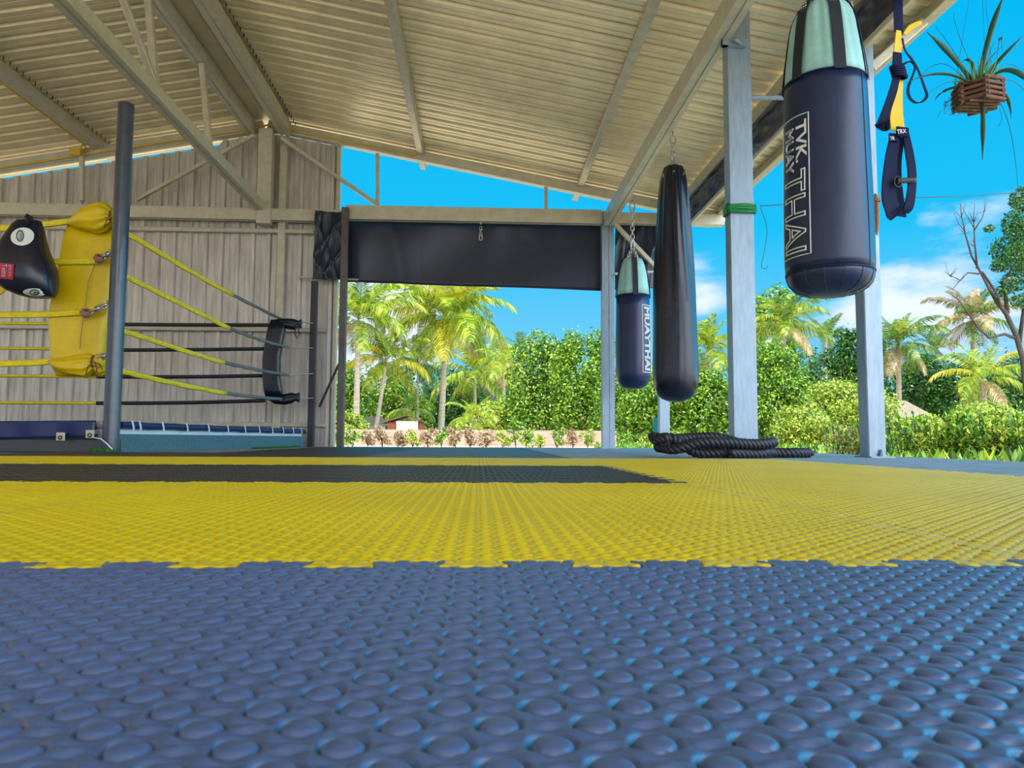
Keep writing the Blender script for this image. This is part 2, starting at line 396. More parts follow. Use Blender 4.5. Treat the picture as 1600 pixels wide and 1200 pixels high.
# lengthwise members
member('ridge_beam', 'left of the two long ridge beams', 'beam', (-2.80, -3.3, 3.87), (-2.80, 8.84, 3.87), .11, .15, c=True)
member('ridge_beam', 'right of the two long ridge beams, with screw tips along it', 'beam', (-2.38, -3.3, 3.86), (-2.38, 8.84, 3.86), .13, .15, c=True)
tr = thing('ridge_truss', (-2.65, 5, 2.87), 'long steel tie and web struts hanging below the ridge', 'truss')
MB().cbeam((-2.65, -3.3, 2.88), (-2.65, 8.80, 2.88), .11, .11).build('bottom_chord', M_steel, tr)
for y in (1.1, 2.3, 3.5, 4.7, 5.95, 7.15): MB().beam((-2.66, y, 2.95), (-2.76, y, 3.78), .055, .055, (0, 1, 0)).build('web_strut', M_steel, tr)
for y in (2.3, 4.7, 5.95): MB().beam((-2.64, y-.05, 2.95), (-2.72, y-1.05, 3.78), .05, .05, (0, 1, 0)).build('diagonal_strut', M_steel, tr)
pur = ((-6.55, 'purlin farthest left, out over the ring'), (-4.60, 'wide roof purlin left of the ridge with a yellow conduit along it'), (-.74, 'roof purlin right of the ridge, over the middle of the mats'), (1.24, 'roof purlin just left of the bag beam'), (2.98, 'eave purlin along the outer right edge of the roof'))
for x, lb in pur:
    w = .13 if x < -3 else .075
    z = roofz(x)-.055
    b = MB().beam((x, -3.3, z), (x, 9.36, z), w, .09, (.18 if x > -2.6 else -.18, 0, 1)); tag(b.build('roof_purlin', M_steel), lb, 'purlin')
# rows of screw tips along purlins
for x, lb in ((-2.28, 'row of dark screw tips beside the right ridge beam'), (-4.50, 'row of dark screw tips beside the left purlin')):
    b = MB()
    for i in range(70): y = 2+i*.1; b.tube([(x, y, roofz(x)-.035), (x, y, roofz(x)+.002)], .005, 5)
    tag(b.build('screw_row', M_black), lb, 'screws', kind='stuff')
# conduit on the left purlin and rafters
cd = MB().tube([(-4.68, -3.3, 3.55), (-4.68, 8.7, 3.55), (-4.72, 8.80, 3.54), (-4.9, 8.82, 3.50)], .011, 8)
tag(cd.build('conduit', M_gold), 'yellow conduit running along the left purlin', 'conduit')
jb = P(120, 240, 8.80); q = MB().box((jb.x-.065, 8.75, jb.z-.03), (jb.x+.065, 8.82, jb.z+.05)); q.tube([(jb.x+.03, 8.8, jb.z+.05), (jb.x+.06, 8.8, jb.z+.11), (jb.x+.2, 8.8, jb.z+.12)], .009)
tag(q.build('junction_box', M_gold), 'small yellow junction box on the rafter left of the dark pipe', 'electrical box')
b = MB().tube([(-8.8, 8.83, 3.89-.186*6.2-.02), (-2.75, 8.83, 3.88-.02), (-2.6, 8.83, 3.90), (-2.45, 8.83, 3.87), (-.80, 8.83, 3.57), (-.76, 8.83, 3.62)], .011, 8)
tag(b.build('conduit', M_gold), 'yellow conduit fixed along the face of the back rafters', 'conduit')
lt = thing('tube_light', (-4.66, 6.0, 3.5), 'white tube light fixture under the left purlin at the photo edge', 'light')
MB().beam((-4.66, 4.8, 3.545), (-4.66, 6.02, 3.545), .05, .045).build('housing', M_white, lt)
MB().tube([(-4.66, 4.84, 3.505), (-4.66, 5.98, 3.505)], .014, 10).build('tube', M_white, lt)
# side beam that carries the bags, and the posts
member('bag_beam', 'steel beam on the side posts that carries the punching bags', 'beam', (1.555, -3.3, 2.77), (1.555, 8.70, 2.77), .11, .15, m=M_steel, c=True)
pb = P(942, 700, 8.8); pc = P(961, 700, 8.8)
pt = thing('steel_post', ((pb.x+pc.x)/2, 8.85, 0), 'pale steel post at the back corner of the opening, behind the small mint-topped bag', 'post')
MB().cbeam(((pb.x+pc.x)/2, 8.86, 0.004), ((pb.x+pc.x)/2, 8.86, 2.90), pc.x-pb.x, .12, (0, 1, 0)).build('column', M_galv, pt)
MB().box(((pb.x+pc.x)/2-.11, 8.76, 0), ((pb.x+pc.x)/2+.11, 8.97, .012)).build('base_plate', M_galv, pt)
pt = thing('steel_post', (1.68, 4.62, 0), 'wide galvanised post rising behind the coiled black rope', 'post')
MB().beam((1.683, 4.62, 0.004), (1.683, 4.62, 2.93), .155, .10, (0, 1, 0), .004).build('column', M_galv, pt)
b = MB().box((1.56, 4.52, 2.66), (1.60, 4.56, 2.86)).box((1.56, 4.53, 2.66), (1.72, 4.565, 2.70)); b.tube([(1.6, 4.55, 2.72), (1.64, 4.5, 2.68), (1.7, 4.53, 2.66)], .012); b.build('bracket', M_galv, pt)
MB().box((1.58, 4.53, 0), (1.79, 4.72, .01)).build('base_plate', M_galv, pt)
pt = thing('steel_post', (2.50, 4.62, 0), 'galvanised post behind the yellow and black suspension straps', 'post')
MB().beam((2.512, 4.60, 0.004), (2.512, 4.60, 2.98), .115, .115, (0, 1, 0), .006).build('column', M_galv, pt)
b = MB(); q = PF(1397, 714); b.tube([(2.53, 4.53, .0), (2.53, 4.53, .03)], .016).tube([(2.53, 4.53, .03), (2.53, 4.53, .05)], .009).box((2.44, 4.49, 0), (2.60, 4.70, .009)); b.build('anchor_plate', M_galv, pt)
b = MB(); u = P(1030, 620, 10.2); v = P(1047, 690, 10.2)
tag(MB().beam(((u.x+v.x)/2, 10.25, -.12), ((u.x+v.x)/2, 10.25, 2.9), v.x-u.x, .1, (0, 1, 0)).build('outdoor_post', M_galv), 'slim grey post outdoors below the long black bag', 'post')
u = P(1022, 640, 10.4); tag(MB().box((u.x, 10.42, -.12), (u.x+.06, 10.47, .42)).build('turquoise_board', M_turq), 'narrow turquoise board beside the outdoor post under the long bag', 'board')
# pipe and braces between posts
u = P(1180, 153, 4.6); v = P(1370, 154, 4.6)
tag(MB().tube([(1.76, 4.60, u.z), (2.455, 4.60, v.z)], .015, 10).build('spacer_pipe', M_galv), 'thin round pipe joining the two posts behind the big bag', 'pipe')
member('eave_beam', 'long steel beam under the right roof slope above the side tarpaulin', 'beam', (2.44, -3.3, 2.96), (2.44, 8.80, 2.96), .08, .12, c=True)
u = P(1372, 152, 4.55); v = P(1342, 100, 5.2)
member('knee_brace', 'short diagonal knee brace left of the strap post', 'brace', (2.46, 4.66, u.z), (2.42, 5.35, 2.91), .05, .05)
u = P(1409, 84, 4.5); member('knee_brace', 'diagonal knee brace right of the strap post near the roof edge', 'brace', (2.58, 4.60, u.z-.05), (2.95, 4.60, 2.90), .06, .05, upv=(0, 1, 0))
member('wood_batten', 'dark batten along the bottom of the side tarpaulin', 'batten', (2.46, 1.5, 2.64), (2.46, 8.86, 2.64), .035, .04)
member('tarp_brace', 'pale diagonal brace in front of the tarpaulin behind the small bag', 'brace', P(961, 350, 8.72), P(1025, 418, 8.72), .05, .05, upv=(0, 1, 0))
member('tarp_brace', 'short level steel bar crossing behind the small bag at its mint top', 'brace', P(961, 428, 8.74), P(1030, 424, 8.74), .03, .03, upv=(0, 1, 0))
b = MB(); p1 = P(655, 262, 9.1)
# ---------------------------------------------------------------- tarpaulins
def sheet(name, fn, nu, nv, material, parent=None, th=.003):
    V = [fn(i/nu, j/nv) for j in range(nv+1) for i in range(nu+1)]
    Fq = [(j*(nu+1)+i, j*(nu+1)+i+1, (j+1)*(nu+1)+i+1, (j+1)*(nu+1)+i) for j in range(nv) for i in range(nu)]
    o = meshnp(name, V, Fq, material, parent, smooth=True); so = o.modifiers.new('thick', 'SOLIDIFY'); so.thickness = th
    return o
def fold(u, v, s=1., seed=0):
    r = 0
    for k in range(6):
        a = math.sin(seed*7.1+k*2.3)*1.2; f = 2.2+k*1.9
        r += (1-abs(math.sin(f*(u*math.cos(a)+v*math.sin(a))+k*1.7+seed)))**3/(1+k*.3)
    return r*s
def quadfn(c, Yd, amp, seed, stretchx=1.):
    A, B, C, D = [P(*q, Yd) for q in c]    # top left, top right, bottom right, bottom left
    def fn(u, v):
        p = A.lerp(B, u).lerp(D.lerp(C, u), v)
        return (p.x, p.y - amp*fold(u*stretchx, v*.6, 1, seed), p.z)
    return fn
tp = thing('tarpaulin', P(740, 400, 8.95), 'big black tarpaulin blind half rolled down across the back opening', 'tarpaulin')
def bigfn(u, v):
    A, B, C, D = [P(*q, 8.93) for q in ((538, 343), (942, 348), (942, 453), (538, 439))]
    p = A.lerp(B, u).lerp(D.lerp(C, u), v)
    w = .012*math.sin(u*11)+.010*math.sin(u*23+v*2)*(1-v) + .006*max(0, 1-v*3)*math.sin(u*37+3*math.sin(u*9)) + .012*math.sin(v*4+u*5)
    w += .02*math.exp(-((u-.06)**2)/.001)*v + .022*math.exp(-((u-.17-.05*v)**2)/.0012)
    return (p.x, p.y-w, p.z)
sheet('sheet', bigfn, 160, 30, M_tarp, tp)
for sx in (658, 795, 920):
    u0_ = (sx-538)/404; pts = [Vector(bigfn(u0_, v/12))-Vector((0, .004, 0)) for v in range(13)]
    MB().ribbon(pts, .022, .004, (1, 0, 0)).build('seam', M_tarp, tp)
MB().tube([Vector(bigfn(u/30, 1)) for u in range(31)], .013, 8).build('hem', M_tarp, tp)
b = MB(); h0 = P(751, 347, 8.66); h1 = P(751, 352, 8.66)
b.tube([h0+Vector((0, 0, .02)), h0-Vector((0, 0, .03))], .012, 8); b.chain(h1-Vector((0, 0, .02)), P(751, 368, 8.66), .05, .03, .006); b.link(P(751, 371, 8.66), (0, 0, 1), (1, 0, 0), .07, .035, .008)
tag(b.build('chain_hook', M_chain), 'small chain hook on the beam in front of the black tarpaulin', 'hook')
t2 = sheet('tarpaulin', quadfn(((494, 331), (545, 333), (540, 438), (489, 437)), 8.80, .045, 3), 60, 60, M_tarp); tag(t2, 'crumpled shiny end of black tarpaulin hung over the wall edge', 'tarpaulin')
t2 = sheet('tarpaulin', quadfn(((960, 344), (1040, 344), (1040, 450), (960, 453)), 8.98, .06, 5), 60, 60, M_tarp); tag(t2, 'crumpled black tarpaulin behind the small bag, right of the back corner post', 'tarpaulin')
def sidefn(u, v):
    y = 1.5+u*7.35; z = 2.91-v*.27; x = 2.455
    return (x-.040*fold(u*6, v*.7, 1, 2)*math.sin(v*PI)**.5, y, z)
t2 = sheet('tarpaulin', sidefn, 420, 16, M_tarp); tag(t2, 'long rolled strip of wrinkled black tarpaulin under the right eave', 'tarpaulin')
b = MB()
for x in (-.74, 1.24):
    pass
# ---------------------------------------------------------------- foam floor tiles
A_ = 1/64; TD = .0125; TT = .0135
def emb(x, y):
    u = x/A_; v = y/A_
    iu = np.floor(u); iv = np.floor(v); fu = u-iu-.5; fv = v-iv-.5
    par = np.mod(iu+iv, 2)
    def ridge(t, w): return np.clip(1-(t/w)**2, 0, 1)
    # warp strands run along y, weft along x; each goes over on its own parity
    e0 = np.sqrt((fu/.56)**2+(fv/.50)**2)
    moat = np.exp(-((e0-.84)/.11)**2)                                     # groove round each big pip
    big = np.where(par == 0, .45*np.clip(1-e0**2, 0, 1)-1.5*moat*(1-.45*np.clip(fu*2, -.3, 1)), 0)
    slot = np.exp(-((fu/.27)**2+((np.abs(fv)-.23)/.085)**2))
    small = np.where(par == 1, .25*np.exp(-((fu/.3)**2+(fv/.14)**2))-1.2*slot, 0)
    roll = .22*np.cos(2*PI*fu)*np.cos(2*PI*fv)
    ex = np.minimum(np.minimum(np.mod(x, 1), 1-np.mod(x, 1)), np.minimum(np.mod(y, 1), 1-np.mod(y, 1)))
    return .0019*(big+small+roll)*np.clip((ex+.006)/.024, .25, 1)
def patch(xa, xb, y0, y1, nx, ny, ts=None, ss=None):
    """grid between y0..y1 whose x limits are functions of t (dovetail)"""
    t = (np.linspace(0, 1, ny+1) if ts is None else ts)[:, None]; s = (np.linspace(0, 1, nx+1) if ss is None else ss)[None, :]
    X = (xa[0]+(xa[1]-xa[0])*t)*(1-s)+(xb[0]+(xb[1]-xb[0])*t)*s; Y = (y0+(y1-y0)*t)+0*s
    return X, Y
def add_patch(lst, X, Y, swap=False):
    if swap: X, Y = Y, X
    ny, nx = X.shape; Z = TT+emb(X+2, Y+2)
    # drop the rim down to the floor as a skirt
    top = np.stack([X, Y, Z], -1).reshape(-1, 3); idx = np.arange(ny*nx).reshape(ny, nx)
    q = np.stack([idx[:-1, :-1], idx[:-1, 1:], idx[1:, 1:], idx[1:, :-1]], -1).reshape(-1, 4)
    if swap: q = q[:, ::-1]
    ring = np.concatenate([idx[0, :], idx[1:, -1], idx[-1, -2::-1], idx[-2:0:-1, 0]])
    bot = top[ring].copy(); bot[:, 2] = 0.0005; nb = len(ring); b0 = ny*nx; k = np.arange(nb); k2 = (k+1) % nb
    qs = np.stack([ring[k], b0+k, b0+k2, ring[k2]], -1)
    if swap: qs = qs[:, ::-1]
    n0 = sum(len(a) for a, _ in lst); lst.append((np.concatenate([top, bot]), np.concatenate([q, qs])+n0))
def tile_mesh(name, res, material, near=False):
    g_ = .0013; lst = []; n = int(64*res)
    c0, c1 = TD+g_, 1-TD-g_
    ts = ss = None
    if near:      # finer mesh over the half that lies close to the camera
        ts = np.concatenate([np.linspace(0, .54, 200)[:-1], np.linspace(.54, 1, int(30*res)+1)]); ss = np.concatenate([np.linspace(0, .08, 30)[:-1], np.linspace(.08, 1, int(59*res)+1)])
    X, Y = patch((c0, c0), (c1, c1), c0, c1, n, n, ts, ss); add_patch(lst, X, Y)
    per = .0962; nk, tp_ = .022, .028; m = max(3, int(3*res)); r = max(2, int(1.6*res))
    ks = range(-1, 11)
    for side in range(4):
        sw = side in (1, 3)
        for k in ks:
            cx = .0310+k*per                                   # centre of the tooth of the lower / left neighbour's upper edge
            if side in (0, 1):      # far (upper) edge: male at cx, wide at tip
                xa = (cx-nk+g_, cx-tp_+g_); xb = (cx+nk-g_, cx+tp_-g_); y0, y1 = 1-TD-g_-.0004, 1+TD-g_
            else:                   # near (lower) edge: complement, wide at the tip
                cc = cx+per/2; hn = per/2-tp_; ht = per/2-nk
                xa = (cc-ht+g_, cc-hn+g_); xb = (cc+ht-g_, cc+hn-g_); y0, y1 = -TD+g_, TD+g_+.0004
            lo, hi = (TD if True else 0), 1-TD
            if min(xa) < .002 or max(xb) > 1.001:
                xa = tuple(max(x, .0) for x in xa); xb = tuple(min(x, 1.) for x in xb)
                if xb[0]-xa[0] < .006 or xb[1]-xa[1] < .006: continue
            X, Y = patch(xa, xb, y0, y1, m*2, r); add_patch(lst, X, Y, sw)
    V = np.concatenate([a for a, _ in lst]); Q = np.concatenate([q for _, q in lst])
    o = meshnp(name, V, Q, material, smooth=True); return o
TX, TY = .437, .548
blkn = tile_mesh('foam_tile', 19, M_fblk_skylit, True); blk = tile_mesh('foam_tile', 5, M_fblk_skylit); yel = tile_mesh('foam_tile', 9, M_fyel); gry = tile_mesh('foam_tile', 3, M_fgry); blk3 = tile_mesh('foam_tile', 4, M_fplain)
used = set()
def tile(src, i, j, label, group):
    o = src if id(src) not in used else src.copy()
    if o is not src: COL.objects.link(o)
    used.add(id(src)); o.location = (TX+i, TY+j, 0)
    tag(o, label, 'floor mat', group)
ctxt = {-4: 'fifth column left', -3: 'reaching under the left photo edge', -2: 'left of centre', -1: 'in the centre', 0: 'right of the long seam'}
gF = 'interlocking foam floor tiles'
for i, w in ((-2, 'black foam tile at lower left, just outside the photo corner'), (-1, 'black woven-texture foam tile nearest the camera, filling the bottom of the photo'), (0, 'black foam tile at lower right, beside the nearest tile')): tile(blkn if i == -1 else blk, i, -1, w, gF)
for i, w in ((-2, 'bright yellow foam tile in the wide front yellow row, at its left end'), (-1, 'yellow foam tile right behind the nearest black tile, middle of the wide yellow row'), (0, 'yellow foam tile right of the long seam, paler from sky reflection')): tile(yel, i, 0, w, gF)
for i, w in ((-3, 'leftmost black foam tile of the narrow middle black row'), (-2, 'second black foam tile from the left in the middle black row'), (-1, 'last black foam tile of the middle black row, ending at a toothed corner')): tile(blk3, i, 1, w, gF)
tile(yel, 0, 1, 'yellow foam tile right of the end of the middle black row', gF)
for i, w in ((-4, 'leftmost tile of the thin far yellow row, in front of the ring corner pipe'), (-3, 'second tile from the left in the thin far yellow row'), (-2, 'third tile from the left in the thin far yellow row'), (-1, 'fourth tile of the thin far yellow row, in line with the big palm'), (0, 'rightmost tile of the far yellow row, in front of the coiled rope')): tile(yel, i, 2, w, gF)
rows = {3: 'first', 4: 'second', 5: 'third', 6: 'fourth'}
cols_ = {-3: 'beside the ring', -2: 'left column', -1: 'greyish right column'}
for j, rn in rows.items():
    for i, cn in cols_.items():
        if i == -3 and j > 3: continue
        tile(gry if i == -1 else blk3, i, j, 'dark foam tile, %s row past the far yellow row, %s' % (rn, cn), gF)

# ---------------------------------------------------------------- boxing ring
RA = Vector((-2.47, 5.19, 0)); RB = Vector((-2.00, 8.58, 0)); RC = Vector((-8.3, 8.58, 0)); RD = Vector((-8.3, 5.19, 0))
rp = thing('ring_platform', (-5, 6.8, 0), 'low boxing ring platform with blue vinyl edge and teal painted base', 'boxing ring')
def poly(zs, ins, nm, m):
    c = (RA+RB+RC+RD)/4; vs = []
    for z in zs:
        for q in (RA, RB, RC, RD):
            d = (q-c); vs.append(q - Vector((math.copysign(ins, d.x), math.copysign(ins, d.y), 0))+Vector((0, 0, z)))
    b = MB(); b.add(vs, [(0, 1, 5, 4), (1, 2, 6, 5), (2, 3, 7, 6), (3, 0, 4, 7), (4, 5, 6, 7), (3, 2, 1, 0)]); return b.build(nm, m, rp)
poly((0, .125), .01, 'base', M_foam); poly((.115, .162), -.022, 'canvas_edge', M_wcloth); poly((.16, .195), .0, 'deck', M_blue)
# padded blue roll along the side facing the mats, with lacing tabs
pts = [RA.lerp(RB, t/20)+Vector((.004, 0, .186-.008*(t/20)+.003*math.sin(t*2.1))) for t in range(21)]
MB().tube(pts, .026, 12).build('side_roll', M_blue, rp)
tabs = [.03, .055, .14, .24, .34, .44, .54, .63, .72, .80, .88, .95]
for t in tabs:
    c = RA.lerp(RB, t); b = MB().ribbon([c+Vector((.026, 0, .218)), c+Vector((.036, 0, .18)), c+Vector((.034, .012, .15))], .022, .004, (0, 1, 0)); b.build('lacing_tab', M_wcloth, rp)
# blue apron hanging on the front side, with grommet patches
A0 = P(-300, 660, 4.97); A1 = P(150, 657, 4.97)
def apr(u, v):
    p = A0.lerp(A1, u); z = p.z-v*(.135-.03*u); return (p.x, 4.975-.010*math.sin(u*40)*v-.008*math.sin(u*9), z)
sheet('front_apron', apr, 80, 8, M_blue, rp)
for gx_, gy_ in ((95, 685), (141, 681)):
    c = P(gx_, gy_-3, 4.945); gp = MB().beam(c+Vector((0, -.002, .026)), c-Vector((0, .002, .026)), .055, .004, (0, 1, 0)).build('grommet_patch', M_steel, rp)
    MB().tube([c+Vector((.011*math.cos(k*PI/6), -.008, -.008+.011*math.sin(k*PI/6))) for k in range(12)], .004, 6, closed=True).build('grommet', M_black, gp)
b = MB().beam((-8.2, 5.085, .045), (-2.44, 5.085, .045), .16, .09); b.build('front_step', M_fplain, rp)
# posts
pz = P(209, 163, 4.93).z
pp = thing('ring_post', (-2.395, 4.93, 0), 'tall dark blue steel pipe post at the near ring corner', 'post')
MB().lathe([(0, .051), (pz-.004, .051), (pz, .047)], (-2.395, 4.93, 0), 32).build('pipe', M_pipe, pp, smooth=False)
b = MB().lathe([(0, .054), (.03, .054)], (-2.395, 4.93, .0), 24); b.build('collar', M_pipe, pp)
u = P(492, 440, 8.72); pq = thing('ring_post', (u.x, 8.72, 0), 'black steel ring post at the far corner in front of the wall edge', 'post')
MB().beam((u.x, 8.72, 0), (u.x, 8.72, u.z), .075, .075, (0, 1, 0)).build('pipe', M_black, pq)
MB().beam(P(482, 676, 8.70), P(489, 640, 8.72), .03, .03, (0, 1, 0)).build('foot_brace', M_black, pq)
MB().beam(P(499, 636, 8.74), P(536, 555, 8.70), .028, .028, (0, 1, 0)).build('diagonal_brace', M_black, pq)
u = P(540, 325, 8.62); tag(MB().beam((u.x, 8.62, 0), (u.x, 8.62, u.z), .08, .08, (0, 1, 0)).build('thin_post', mat('brown_steel', (.10, .085, .075), .4, metal=.3, vary=.2)), 'thin brown steel post left of the back opening, in front of the tarpaulin', 'post')

def pxpath(pts, Ya, Yb):
    xa, xb = pts[0][0], pts[-1][0]; out = []
    # smooth through the given points
    q = []
    for i in range(len(pts)-1):
        p0 = pts[max(i-1, 0)]; p1 = pts[i]; p2 = pts[i+1]; p3 = pts[min(i+2, len(pts)-1)]
        for s in range(8):
            t = s/8; f = lambda a, b, c, d: .5*((2*b)+(-a+c)*t+(2*a-5*b+4*c-d)*t*t+(-a+3*b-3*c+d)*t**3)
            q.append((f(p0[0], p1[0], p2[0], p3[0]), f(p0[1], p1[1], p2[1], p3[1])))
    q.append(pts[-1])
    for x, y in q:
        t = (x-xa)/(xb-xa) if xb != xa else 0
        Y = 1/((1-t)/Ya+t/Yb); out.append((x, P(x, y, Y)))
    return out
def knot(c, r, material, name, parent):
    b = MB(); c = Vector(c)
    for k in range(4):
        ax = Quaternion((math.sin(k*1.9), math.cos(k*2.3), .4), k*1.1).to_matrix()
        b.tube([c+ax@Vector((r*math.cos(t*PI/6), r*math.sin(t*PI/6), .006*math.sin(t))) for t in range(12)], r*.33, 6, closed=True)
    return b.build(name, material, parent, smooth=True)
def buckle(c0, c1, parent, s=1.):
    """turnbuckle and links pulling a rope corner to the post"""
    c0 = Vector(c0); c1 = Vector(c1); m = c0.lerp(c1, .22); n = c0.lerp(c1, .62); ax = (c1-c0).normalized()
    b = MB(); b.chain(c0, m, .035*s, .026*s, .005*s); sd = ax.cross(Vector((0, 1, 0))).normalized()
    b.tube([m+sd*.014*s, n+sd*.014*s], .005*s, 6).tube([m-sd*.014*s, n-sd*.014*s], .005*s, 6)
    b.tube([m, m+ax*.03*s], .012*s, 8).tube([n-ax*.03*s, n], .012*s, 8); b.chain(n, c1, .04*s, .028*s, .006*s)
    return b.build('turnbuckle', M_chain, parent, smooth=True)
order = ['topmost', 'second from top', 'third from top', 'lowest']
side = [([(172, 351), (215, 374), (290, 419), (363, 460), (442, 500)], 363), ([(157, 408), (186, 426), (214, 440), (290, 478), (358, 512), (405, 530), (452, 543)], 358),
        ([(137, 492), (186, 514), (214, 523), (280, 545), (350, 566), (400, 577), (450, 586)], 350), ([(150, 562), (186, 577), (214, 585), (280, 600), (353, 614), (400, 620), (450, 624)], 353)]
for k, (pts, brk) in enumerate(side):
    pa = pxpath(pts, 5.13, 8.45); t = thing('ring_rope', pa[0][1], '%s yellow and grey ring rope between tall pipe and black corner pad' % order[k], 'rope', 'side ropes of the ring')
    i = min(range(len(pa)), key=lambda j: abs(pa[j][0]-brk)); Y_ = [p for _, p in pa[:i+1]]; G_ = [p for _, p in pa[i:]]
    b = MB().tube(Y_, .017, 10).tube([p+Vector((0, -.004, -.012)) for p in Y_], [.012+.003*math.sin(j*1.3) for j in range(len(Y_))], 8); b.build('yellow_sleeve', M_yrope, t, smooth=True)
    b = MB().tube(G_, .015, 10).tube([p+Vector((0, -.006, -.008+.004*math.sin(j*2.1))) for j, p in enumerate(G_)], .011, 8); b.build('grey_sleeve', M_grope, t, smooth=True)
    e = pa[-1][1]; fy = (505, 544, 584, 622)[k]; b = MB().chain(e, P(488, fy, 8.68), .05, .032, .006); b.build('chain', M_chain, t, smooth=True)
    kc = [(176, 338), (155, 404), (134, 489), (147, 560)][k]; kp = P(*kc, 5.05)
    if k in (1, 2): knot(kp, .028, M_brown, 'knot', t)
    buckle(kp+Vector((.02, 0, .0)), P(*[(187, 316), (189, 383), (188, 466), (186, 549)][k], 5.0), t, 1.25)
front = [[(-420, 361), (-200, 360), (0, 357), (60, 352), (112, 345)], [(-420, 412), (0, 410), (155, 408)], [(-420, 497), (0, 492), (70, 491), (132, 487)], [(-420, 572), (0, 568), (90, 563)]]
for k, pts in enumerate(front):
    pa = [p for _, p in pxpath(pts, 5.16, 5.12)]; t = thing('ring_rope', pa[-1], '%s yellow rope of the near ring side, left of the yellow pad' % order[k], 'rope', 'front ropes of the ring')
    MB().tube(pa, .022, 10).build('yellow_sleeve', M_yrope, t, smooth=True); MB().tube([p+Vector((0, -.012, -.014)) for p in pa], .011, 8).build('seam_fold', M_yrope, t, smooth=True)
farr = [[(-260, 502), (200, 507), (428, 508)], [(-260, 543), (0, 544), (200, 547), (414, 545)], [(-260, 584), (200, 589), (412, 587)], [(-260, 627), (200, 630), (414, 626)]]
for k, pts in enumerate(farr):
    pa = pxpath(pts, 8.40, 8.36); brk = (155, 150, 165, 122)[k]; t = thing('ring_rope', pa[-1][1], '%s black and yellow far ring rope against the corrugated wall' % order[k], 'rope', 'far ropes of the ring')
    i = min(range(len(pa)), key=lambda j: abs(pa[j][0]-brk))
    MB().tube([p for _, p in pa[:i+1]], .018, 8).build('yellow_sleeve', M_yrope, t, smooth=True); MB().tube([p for _, p in pa[i:]], .021, 8).build('black_sleeve', M_black, t, smooth=True)
# yellow corner pad
def secrow(rows, Y, dep, n=28, e=.35):
    out = []
    for (y, xl, xr, *d) in rows:
        a = P(xl, y, Y); b = P(xr, y, Y); dd = (d[0] if d else 1)*dep
        out.append(((a+b)/2, (b-a)/2, Vector((0, dd, 0))))
    return out
cp = thing('corner_pad', P(130, 590, 5.1), 'long yellow vinyl corner pad laced to the near ring corner beside the tall pipe', 'corner pad')
MB().loft(secrow([(352, 108, 189, .8), (375, 101, 188), (400, 97, 186), (430, 91, 181), (460, 84, 176), (490, 79, 173), (520, 79, 167), (550, 82, 163), (572, 84, 161), (588, 90, 158, .8)], 5.17, .045), e=.3).build('cushion', M_yellow, cp, smooth=True)
MB().tube([P(150, 409, 5.10), P(138, 440, 5.10), P(133, 480, 5.10)], .003, 6).tube([P(130, 497, 5.10), P(127, 520, 5.10), P(125, 545, 5.10)], .003, 6).build('lacing_cord', M_brown, cp)
def cinch(rows, Yc, amp, nf, nm, m, par, dep):
    b = MB(); n = 48; vs = []
    for i, (x, y, h, d) in enumerate(rows):
        for k in range(n):
            a = 2*PI*k/n; c = P(x, y, Yc); w = 1+amp[i]*math.sin(nf*a+i*.4)
            vs.append(c+Vector((0, d*dep*math.cos(a)*w, h/F*Yc*math.sin(a)*w)))
    mm = len(rows); fs = [(i*n+k, i*n+(k+1) % n, (i+1)*n+(k+1) % n, (i+1)*n+k) for i in range(mm-1) for k in range(n)]+[tuple(range(n)), tuple(range((mm-1)*n, mm*n))]
    return b.add(vs, fs).build(nm, m, par, smooth=True)
cinch([(108, 347, 4, .4), (116, 346, 8, .7), (128, 343, 15, 1), (142, 341, 21, 1.1), (155, 340, 24, 1.1), (165, 339, 21, 1), (172, 339, 14, .8), (176, 339, 8, .4), (180, 340, 13, .7), (187, 342, 20, .9), (192, 343, 22, .9)], 5.08, [0, .0, .02, .03, .05, .1, .2, .25, .2, .12, .1], 9, 'gathered_top', M_yellow, cp, .07)
cinch([(80, 566, 4, .6), (88, 569, 9, 1), (102, 571, 13, 1.1), (120, 571, 16, 1.1), (136, 571, 18, 1), (144, 569, 13, .8), (148, 567, 9, .5), (153, 568, 14, .7), (161, 569, 17, .8), (168, 568, 13, .6)], 5.08, [0, .02, .03, .04, .08, .15, .2, .15, .12, .1], 9, 'gathered_bottom', M_yellow, cp, .065)
b = MB()
for (cx_, cy_, s) in ((176, 339, 9), (148, 566, 10)):
    for k in range(3): b.tube([P(cx_+k-1, cy_, 5.08)+Vector((0, .045*math.cos(a*PI/8), s/F*5.08*math.sin(a*PI/8))) for a in range(16)], .0045, 6, closed=True)
    for dx, dy in ((-14, 18), (4, 26), (12, 12)): b.tube([P(cx_, cy_, 4.99), P(cx_+dx*.7, cy_+dy*.3, 4.98), P(cx_+dx, cy_+dy, 4.99)], .004, 6)
b.build('tie_cord', M_wood, cp)
